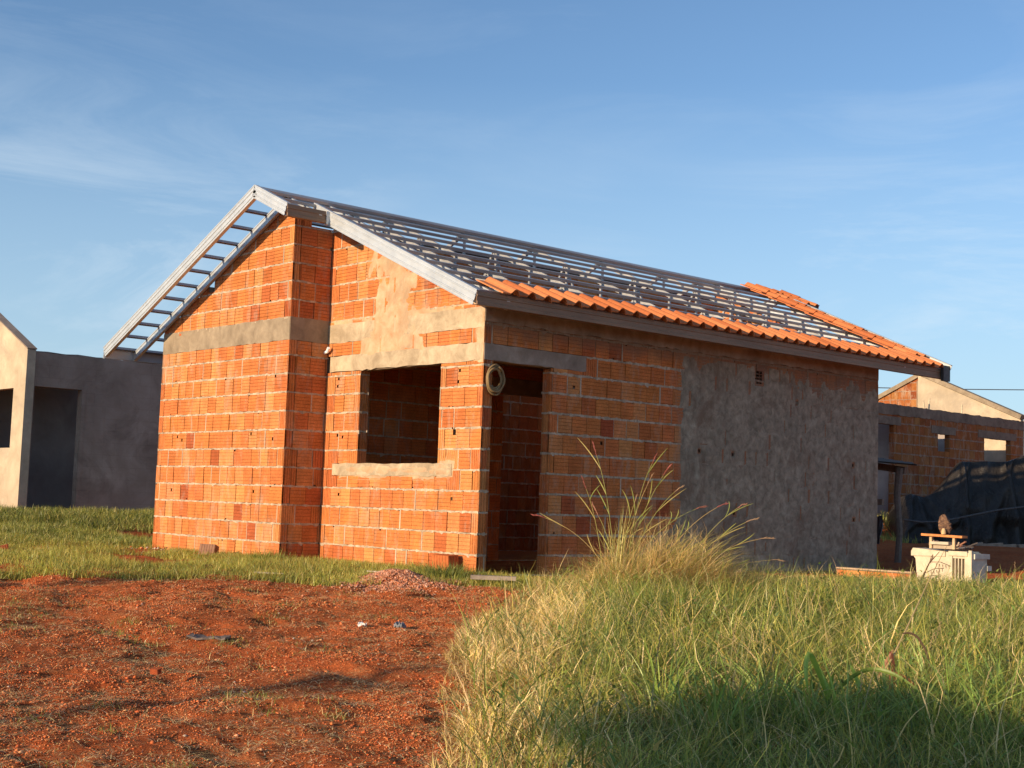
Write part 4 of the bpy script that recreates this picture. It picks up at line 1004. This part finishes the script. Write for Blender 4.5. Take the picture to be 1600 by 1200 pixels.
# load: cast frame with legs
DX0=DX; DX=DX-.13; fz=bz0+.505-.046
ld=empty('machine_part',(1.45+DX,5.12,fz),'rusty machine part with small drums lying on the white housing under an orange board','machine')
mb=MB(); mb.box((1.28+DX,5.0,fz),(1.58+DX,5.2,fz+.045),(.42,.34,.25)); mb.box((1.3+DX,4.96,fz+.045),(1.52+DX,5.1,fz+.075),(.55,.47,.36)); mb.build('frame',M_MISC,ld)
for xx in (1.26+DX,): mb=MB(); mb.tube([(xx-.02,5.08,fz+.045),(xx+.06,5.08,fz+.045)],.042,14,(.50,.38,.28)); mb.build('drum',M_MISC,ld,smooth=False)
for xx in (1.30+DX,1.575+DX): MB().box((xx-.014,4.97,fz),(xx+.014,5.0,fz+.125),(.56,.42,.26)).build('leg',M_WOOD,ld)
mb=MB(); rnd=random.Random(5)
for k in range(16):
    a=Vector((1.60+DX+rnd.uniform(-.02,.12),5.05+rnd.uniform(-.06,.08),fz+rnd.uniform(.01,.04))); mb.bar(a,a+Vector((rnd.uniform(-.08,.12),rnd.uniform(-.05,.05),rnd.uniform(0,.05))),.02,.014,col=rnd.choice([(.06,.05,.05),(.30,.14,.09),(.45,.33,.24),(.10,.10,.12)]))
mb.build('scrap',M_MISC,ld)
o=MB().box((-.24,-.06,0),(.24,.06,.024),(.62,.25,.09)).build('wood_board',M_WOOD); o.location=(1.445+DX,5.0,fz+.128); o.rotation_euler=(0,R(1.2),R(2)); tag(o,'orange wooden board resting across the machine part on the white housing','board')
sk=empty('tied_sack',(1.47+DX,5.0,fz+.156),'brown crumpled sack standing on the orange board with a pale neck','sack')
mb=MB(); n1_,n2_=14,18; rnd=random.Random(9)
for i in range(n1_+1):
    for j in range(n2_):
        k=i/n1_; a=2*math.pi*j/n2_; r_=.068*(math.sin(math.pi*min(1,.18+k*.80))**.6)*(1+.16*math.sin(3*a+2*k)+rnd.uniform(-.12,.12))
        mb.v.append((1.455+DX+r_*math.cos(a)-.02*k,5.0+r_*.8*math.sin(a),fz+.165+.20*k+ (rnd.uniform(-.01,.01))))
for i in range(n1_):
    for j in range(n2_):
        mb.f.append((i*n2_+j,i*n2_+(j+1)%n2_,(i+1)*n2_+(j+1)%n2_,(i+1)*n2_+j)); mb.c.append(rnd.choice([(.17,.10,.065),(.22,.13,.08),(.12,.07,.05)]))
mb.f.append(tuple(range(n1_*n2_,(n1_+1)*n2_))); mb.c.append((.15,.09,.06)); mb.f.append(tuple(range(n2_))[::-1]); mb.c.append((.15,.09,.06))
mb.build('cloth',M_CLAY,sk); MB().tube([(1.48+DX,4.93,fz+.156),(1.48+DX,4.93,fz+.19),(1.485+DX,4.925,fz+.22)],[.024,.024,.012],10,(.62,.42,.22)).build('neck',M_WOOD,sk)
# low block kerb left of the crate
kb=MB(); f=Frame((-.02+DX0-.02,4.98,-.12),(1,0,0),(0,-1,0)); core(kb,f,.01,.97,0,.20,-.1,-.02); bricks(kb,f,.97,0,.2,(),(),[(.30,.335,.06,.15)],seed=61,cw=.24,ends=0); kb.box((-.04+DX0,4.975,.083),(.94+DX0,5.10,.10),(.5,.36,.24))
kb.v=[tuple(v) for v in kb.v]; o=kb.build('block_kerb',M_BRICK); tag(o,'low single-course brick kerb left of the white machine housing','kerb')
# post bits right of the crate
for k,(x_,y_) in enumerate(((2.62,5.5),(2.75,5.75))):
    o=MB().box((-.03,-.03,0),(.03,.03,.34 if k==0 else .22),(.45,.36,.25)).box((-.035,-.035,.0),(.035,.035,.04),(.3,.24,.17)).build('wood_stake',M_WOOD); o.location=(x_,y_,-.12); tag(o,('taller' if k==0 else 'shorter')+' weathered stake standing in the grass just right of the white housing','stake','stakes beside the white housing')

# ------------------------------------------------------------------ lean-to shed behind the house
sh=empty('lean_to_shed',(-1.6,9.0,.1),'small dark lean-to shelter of old sheet and posts behind the far corner of the house','shed')
mb=MB(); n=26
for i in range(n):
    a0=-2.35+i*1.05/n; a1=-2.35+(i+1)*1.05/n; z0=1.60-.14*(a0+2.35)/1.15*1.0; z1=1.60-.14*(a1+2.35)/1.15
    c0=.014*math.cos(i*1.6); c1=.014*math.cos((i+1)*1.6)
    mb.add([(a0,8.2,z0+c0+.02),(a1,8.2,z1+c1+.02),(a1,9.6,z1+c1+.02),(a0,9.6,z0+c0+.02),(a0,8.2,z0+c0),(a1,8.2,z1+c1),(a1,9.6,z1+c1),(a0,9.6,z0+c0)],[(0,1,2,3),(7,6,5,4),(0,4,5,1),(2,6,7,3)],(.13,.085,.06))
mb.build('roof_sheet',M_MISC,sh)
mb=MB(); mb.bar((-2.3,8.5,1.50),(-1.36,8.5,1.38),.06,.10,col=(.22,.14,.10)); mb.build('beam',M_WOOD,sh); mb=MB(); mb.bar((-2.3,9.4,1.50),(-1.36,9.4,1.38),.06,.10,col=(.22,.14,.10)); mb.build('beam',M_WOOD,sh)
for (x_,y_) in ((-1.62,8.9),(-1.45,9.35)):
    mb=MB(); mb.tube([(x_,y_,0),(x_+.03,y_,.5),(x_-.02,y_,1.0),(x_+.02,y_,1.42)],[.05,.045,.05,.06],8,(.20,.16,.13)); mb.build('post',M_WOOD,sh)
mb=MB(); mb.bar((-2.2,8.85,.92),(-1.38,8.85,.90),.05,.09,col=(.26,.19,.14)); mb.build('rail',M_WOOD,sh)
mb=MB(); rnd=random.Random(3)
for (x0_,zt,zb,w_) in ((-1.62,1.38,.75,.20),(-1.60,.72,.22,.30),(-1.42,.70,.30,.16),(-1.68,.25,-.1,.20)):
    gx=8; gz_=10; base=len(mb.v)
    for j in range(gz_+1):
        for i in range(gx+1):
            k=j/gz_; ww=w_*(1-.35*k+.15*math.sin(3*k+x0_)); mb.v.append((x0_+ww*(i/gx-.5)+.02*math.sin(5*k),8.78+.035*math.sin(i*1.9+k*3)+rnd.uniform(-.006,.006),zt+(zb-zt)*k+rnd.uniform(-.01,.01)))
    for j in range(gz_):
        for i in range(gx):
            q=base+j*(gx+1)+i; mb.f.append((q,q+1,q+gx+2,q+gx+1)); mb.c.append((.075,.07,.075))
mb.build('hanging_cloth',M_MISC,sh,smooth=True,recalc=False)

# ------------------------------------------------------------------ tarp covered pile
m,t,b=nt('black_tarp'); co=obj_co(t)
L(t,mix(t,noise(t,co,4,4,.6),(.014,.011,.009),(.050,.042,.034)),b.inputs['Base Color']); L(t,ramp(t,noise(t,co,6,4,.6),[(.3,.33),(.7,.5)]),b.inputs['Roughness']); b.inputs['Specular IOR Level'].default_value=.32
mpn=N(t,'ShaderNodeMapping'); mpn.inputs['Scale'].default_value=(1,1,.4); L(t,co,mpn.inputs[0])
bump(t,b,mth(t,'ADD',noise(t,mpn.outputs[0],5,5,.65,1.2),mth(t,'MULTIPLY',noise(t,co,22,4,.6),.25)),.8,.06); M_TARP=m
us=np.concatenate([[1400],np.linspace(1408,1760,300)]); NV=110
tops=np.interp(us,[1400,1408,1414,1422,1445,1466,1485,1502,1540,1572,1600,1640,1700,1760],[850,792,775,772,777,768,745,721,721,722,712,708,720,740])
pts=[]
D0=25.0
def tfold(u,q):
    v=0
    for (c0,sl,wd,am) in ((1424,-18,9,.16),(1432,26,7,.12),(1446,60,8,.10),(1503,2,6,.20),(1512,-34,9,.13),(1540,-20,12,.10),(1568,16,8,.22),(1580,-50,10,.17),(1600,40,11,.16),(1640,-20,10,.15)):
        d=(u-(c0+sl*(1-q)))/(wd*(.35+1.0*(1-q))); v+=am*math.exp(-d*d)
    v+=.16*(float(vn(u/60+q*1.7,q*2.0-u/90,.6,91))-.5)+.09*(float(vn(u/22-q*2,q*4,.8,93))-.5)
    return v
for i,u in enumerate(us):
    base=cp(u,855 if u<1430 else 858,D0-.0); base.z=gz(base.x,base.y)-.02
    top=cp(u,float(tops[i]),D0+.65)
    hgt=top.z-base.z
    row=[]
    back=Vector((-.746,.666,0))
    for j in range(NV+1):
        k=j/NV
        if k<=.6:
            q=k/.6; p=base.lerp(top,q); p+= -back*(.22*math.sin(math.pi*q)*.6 + tfold(u,q)*(1-q*.6)) 
            p+= -back*(.05*(vn(u*.02,q*3,.35,9)-.5)*2)
        else:
            q=(k-.6)/.4; p=top+back*(1.8*q)+Vector((0,0,-hgt*q*q))
        row.append(p)
    pts.append(row)
V=np.array([[tuple(p) for p in r] for r in pts]); a_,b_2=V.shape[:2]
ii=np.arange(a_*b_2).reshape(a_,b_2); F=np.stack([ii[:-1,:-1],ii[1:,:-1],ii[1:,1:],ii[:-1,1:]],-1).reshape(-1,4)
tp=empty('covered_pile',tuple(cp(1500,856,25.5)),'long pile covered with black plastic tarpaulin before the far brick building','pile')
o=np_mesh('tarpaulin',V.reshape(-1,3),[F],M_TARP,smooth=True); in_parent(o,tp)
mb=MB(); rope=[cp(u,v,D0-.32) for u,v in ((1412,812),(1440,816),(1470,815),(1500,809),(1530,803),(1560,797),(1600,792),(1660,790))]; mb.tube(rope,.018,6,(.10,.09,.085)); mb.build('strap',M_MISC,tp,smooth=True)
mb=MB(); 
for (u,v,w_) in ((1535,858,.35),(1560,853,.3),(1590,864,.3),(1524,862,.12)):
    p=cp(u,v,24.4); p.z=gz(p.x,p.y); mb.bar(p,p+Vector((.666*w_,.746*w_,.03)),.12,.07,col=(.36,.27,.20))
o=mb.build('timber_offcuts',M_WOOD); tag(o,'short pale timber offcuts lying along the foot of the covered pile','timber')

# ------------------------------------------------------------------ far brick building (roofless twin) at right
hb=empty('brick_house',(-5.4,14.0,.36),'roofless red-brick house shell behind the black covered pile at right','house')
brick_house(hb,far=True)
mb=MB(); ox,oy,oz=hb.location
for (xa,xb,yy) in ((-W1,.0,LEN-TH/2),(-WT,-W1-.0,LEN+PJ-TH/2)):
    P0=Vector((ox+xa,oy+yy,oz+zroof(xa)-.12)); P1=Vector((ox+xb,oy+yy,oz+zroof(xb)-.12))
    if xa<XR<xb:
        Pm=Vector((ox+XR,oy+yy,oz+ZR-.12)); mb.bar(P0,Pm,TH+.10,.10,col=(1,1,1)); mb.bar(Pm+Vector((.002,0,0)),P1,TH+.10,.10)
    else: mb.bar(P0,P1,TH+.10,.10)
mb.build('coping',M_CONC,hb)
MB().bar((ox-2.5,oy+LEN-.05,oz+3.5),(ox-2.42,oy+LEN-.05,oz+3.98),.10,.06,up=(0,1,0)).build('steel_upright',M_GALV,hb)
for (y_,h_,lean) in ((2.6,.16,-.05),(2.75,.24,.03),(4.05,.20,0)):
    mb=MB(); mb.tube([(ox-.06,oy+y_,oz+2.5),(ox-.06,oy+y_+lean,oz+2.56+h_)],.018,6,(.6,.5,.35)); mb.build('starter_bar',M_WOOD,hb)

# ------------------------------------------------------------------ left plastered house
ha=empty('plastered_house',(-11.68,.34,.27),'unroofed grey and cream plastered house at the far left','house')
ax,ay,az=ha.location
def wall_slab(fr,ln,z0,z1,planes,ops,mat,name='wall',th=.14):
    mb=MB(); core(mb,fr,0,ln,z0,z1,-th,0,planes,ops,col=(1,1,1)); return mb.build(name,mat,ha)
f=Frame((ax-W1-1.2,ay,az),(1,0,0),(0,-1,0)); ln=W1+1.2+.05
pl=[(SR,1,ZR-SR*(-W1-1.2-XR)-.13+.0),(-SL,1,ZR+SL*(-W1-1.2-XR)-.13)]
wall_slab(f,ln,-.3,3.9,pl,[(ln-1.5,ln-.47,1.05,2.02)],M_PLAST)
f2=Frame((ax,ay+.14,az),(0,1,0),(1,0,0)); wall_slab(f2,LEN,-.3,2.60,(),[(-.0+.03,.83,-1,2.05)],M_PLASTG)
f3=Frame((ax-WT,ay-.5,az),(1,0,0),(0,-1,0)); wall_slab(f3,WT-W1-1.0,-.3,2.9,(),(),M_PLAST)
f4=Frame((ax-WT,ay+LEN,az),(1,0,0),(0,-1,0)); wall_slab(f4,WT-.15,-.3,2.6,(),(),M_PLASTG)
f5=Frame((ax-WT+.2,ay+.2,az),(0,1,0),(1,0,0)); wall_slab(f5,LEN-.3,-.3,2.6,(),(),M_PLASTG)
f6=Frame((ax-1.9,ay+.2,az),(0,1,0),(1,0,0)); wall_slab(f6,LEN-.3,-.3,2.6,(),(),M_PLASTD)
mb=MB(); mb.box((ax-2.0,ay+.15,az+2.45),(ax-.15,ay+2.2,az+2.55)); mb.build('slab',M_PLASTD,ha)
mb=MB(); P0=Vector((ax-W1-.12,ay+.07,az+zroof(-W1-.12)-.11)); P1=Vector((ax+.06,ay+.07,az+zroof(.06)-.11)); mb.bar(P0,P1,.16,.02); mb.build('coping',M_PLASTG,ha)
mb=MB(); band(mb,Frame((ax,ay+.14,az),(0,1,0),(1,0,0)),.0,LEN,2.60,2.615,-.13,-.004,jit=.012,seed=5,seg=.2); mb.build('mortar_edge',M_PLASTD,ha)
mb=MB(); mb.box((ax+.004,ay+.975,az-.3),(ax+.012,ay+1.03,az+2.08)); mb.build('door_trim',M_PLASTG,ha)

# ------------------------------------------------------------------ power line far behind
pw=empty('utility_pole',(-19.2,26.6,0),'concrete power pole hidden behind the house carrying a thin cable','pole')
MB().tube([(-19.2,26.6,-.5),(-19.2,26.6,4.95)],[.13,.08],10,(.4,.38,.35)).build('pole',M_MISC,pw)
pts=[]
A=Vector((-19.2,26.6,4.9)); B=Vector((-3.0,44.7,5.75))
for i in range(25):
    k=i/24; p=A.lerp(B,k); p.z-= .25*4*k*(1-k); pts.append(p)
o=MB().tube(pts,.016,5,(.05,.05,.055)).build('power_cable',M_MISC); tag(o,'thin dark power cable crossing the sky at the far right','cable')
pw2=empty('utility_pole',(-3.0,44.7,0),'far power pole outside the right edge carrying the thin cable','pole')
MB().tube([(-3.0,44.7,-.5),(-3.0,44.7,5.9)],[.13,.08],10,(.4,.38,.35)).build('pole',M_MISC,pw2)

# ------------------------------------------------------------------ unseen tree and posts added behind the viewer to throw the foreground shade
tn=math.tan(SUN_EL)
# added flat-crowned tree, crown shaped for its shadow
tr=empty('shade_tree',(7.3,-13.6,-.8),'unseen low spreading tree added behind the viewer to shade the foreground grass','tree')
MB().tube([(7.3,-13.6,-.9),(7.35,-13.6,.3),(7.3,-13.6,1.6),(7.4,-13.6,2.4)],[.2,.15,.12,.06],8,(.12,.08,.05)).build('trunk',M_WOOD,tr)
n=12000; th=rng.uniform(0,6.28,n); rr=rng.random(n)**.45; zz=rng.uniform(-1,1,n)
lx=6.75+2.1*rr*np.cos(th); ly=-14.75+1.5*rr*np.sin(th); lz=2.42+.30*zz*np.sqrt(np.maximum(0,1-rr**4))+.12*np.sin(lx*4)
lc=np.stack([lx,ly,lz],-1); r3=rng.normal(0,1,(n,3)); r3/=np.linalg.norm(r3,axis=1)[:,None]; r4=np.cross(r3,rng.normal(0,1,(n,3))); r4/=np.linalg.norm(r4,axis=1)[:,None]
sz=rng.uniform(.05,.10,n)[:,None]
V=np.stack([lc-r3*sz,lc+r4*sz*.5,lc+r3*sz,lc-r4*sz*.5],1).reshape(-1,3); F=np.arange(n*4).reshape(-1,4)
o=np_mesh('crown',V,[F],M_BLADE,np.repeat(pick(n,[GREEN,DG],[.5,.5]),4,0)); in_parent(o,tr)
for (px,tipx,tipy,ptop,lab) in ((3.45,3.45,-3.2,5.0,'unseen timber post added behind the viewer at left to throw a long thin shadow'),(-1.15,-1.15,-2.35,5.2,'second unseen timber post added farther left to throw a thin shadow near the turf')):
    zt=float(HT(tipx,tipy,False)); y0=tipy-(ptop-zt)/tn; px=tipx-(tipy-y0)*math.tan(SUN_AZ)
    e=empty('shadow_post',(px,y0,float(HT(px,y0,False))),lab,'post','unseen added posts behind the viewer')
    MB().tube([(px,y0,-1.2),(px+.03,y0,2),(px,y0,ptop)],[.10,.08,.07],10,(.2,.15,.1)).bar((px-.02,y0,ptop-.25),(px+.34,y0,ptop-.22),.08,.08,col=(.2,.15,.1)).build('post',M_WOOD,e)

# ------------------------------------------------------------------ sun, sky, camera
w=bpy.data.worlds.new('World'); scene.world=w; w.use_nodes=True; t=w.node_tree; t.nodes.clear()
out=N(t,'ShaderNodeOutputWorld'); bg=N(t,'ShaderNodeBackground'); sky=N(t,'ShaderNodeTexSky'); sky.sky_type='NISHITA'; sky.sun_disc=False
sky.sun_elevation=SUN_EL; sky.sun_rotation=math.pi+SUN_AZ; sky.altitude=600; sky.air_density=1.0; sky.dust_density=.7; sky.ozone_density=3.2
tc=N(t,'ShaderNodeTexCoord').outputs['Generated']
mp=N(t,'ShaderNodeMapping'); mp.inputs['Scale'].default_value=(1,1,4.5); mp.inputs['Rotation'].default_value=(R(8),R(-12),0); L(t,tc,mp.inputs[0])
n1=noise(t,mp.outputs[0],3.1,9,.66,1.1); n2=noise(t,tc,3.0,3,.5)
spz=N(t,'ShaderNodeSeparateXYZ'); L(t,tc,spz.inputs[0])
ck=mth(t,'MULTIPLY',ramp(t,n1,[(.48,0.0),(.74,.50)]),mth(t,'MULTIPLY',ramp(t,n2,[(.38,0.0),(.56,1.0)]),ramp(t,spz.outputs[2],[(0.0,.7),(.14,1.0),(.30,.22)])))
cl_=sky.outputs[0]; cl_=mix(t,ramp(t,spz.outputs[2],[(0.0,.75),(.12,.52),(.30,0.0)]),cl_,(2.75,3.8,4.75)); cl_=mix(t,ck,cl_,(4.6,5.2,5.7)); L(t,cl_,bg.inputs[0]); bg.inputs[1].default_value=.123
L(t,bg.outputs[0],out.inputs[0])
sd=bpy.data.lights.new('Sun','SUN'); sd.energy=4.35; sd.angle=R(.5); sd.color=(1.0,.76,.50)
so=bpy.data.objects.new('Sun',sd); COL.objects.link(so); so.location=(0,-20,10)
dirv=Vector((math.sin(SUN_AZ)*math.cos(SUN_EL),math.cos(SUN_AZ)*math.cos(SUN_EL),-math.sin(SUN_EL)))
so.rotation_euler=dirv.to_track_quat('-Z','Y').to_euler()
cd=bpy.data.cameras.new('Camera'); co_=bpy.data.objects.new('Camera',cd); COL.objects.link(co_)
f=Vector((math.sin(YAW)*math.cos(PITCH),math.cos(YAW)*math.cos(PITCH),math.sin(PITCH))); r=Vector((math.cos(YAW),-math.sin(YAW),0)); up=r.cross(f)
r2=r*math.cos(ROLL)+up*math.sin(ROLL); u2=up*math.cos(ROLL)-r*math.sin(ROLL)
co_.matrix_world=Matrix(((r2.x,u2.x,-f.x,CAM[0]),(r2.y,u2.y,-f.y,CAM[1]),(r2.z,u2.z,-f.z,CAM[2]),(0,0,0,1)))
cd.sensor_width=36; cd.lens=FPX/1600*36; cd.clip_end=2000; cd.clip_start=.05
scene.camera=co_
scene.view_settings.view_transform='Standard'; scene.view_settings.look='None'; scene.view_settings.exposure=.5; scene.view_settings.gamma=1
scene.render.resolution_x=1024; scene.render.resolution_y=768
scene.cycles.max_bounces=6; scene.cycles.transparent_max_bounces=4
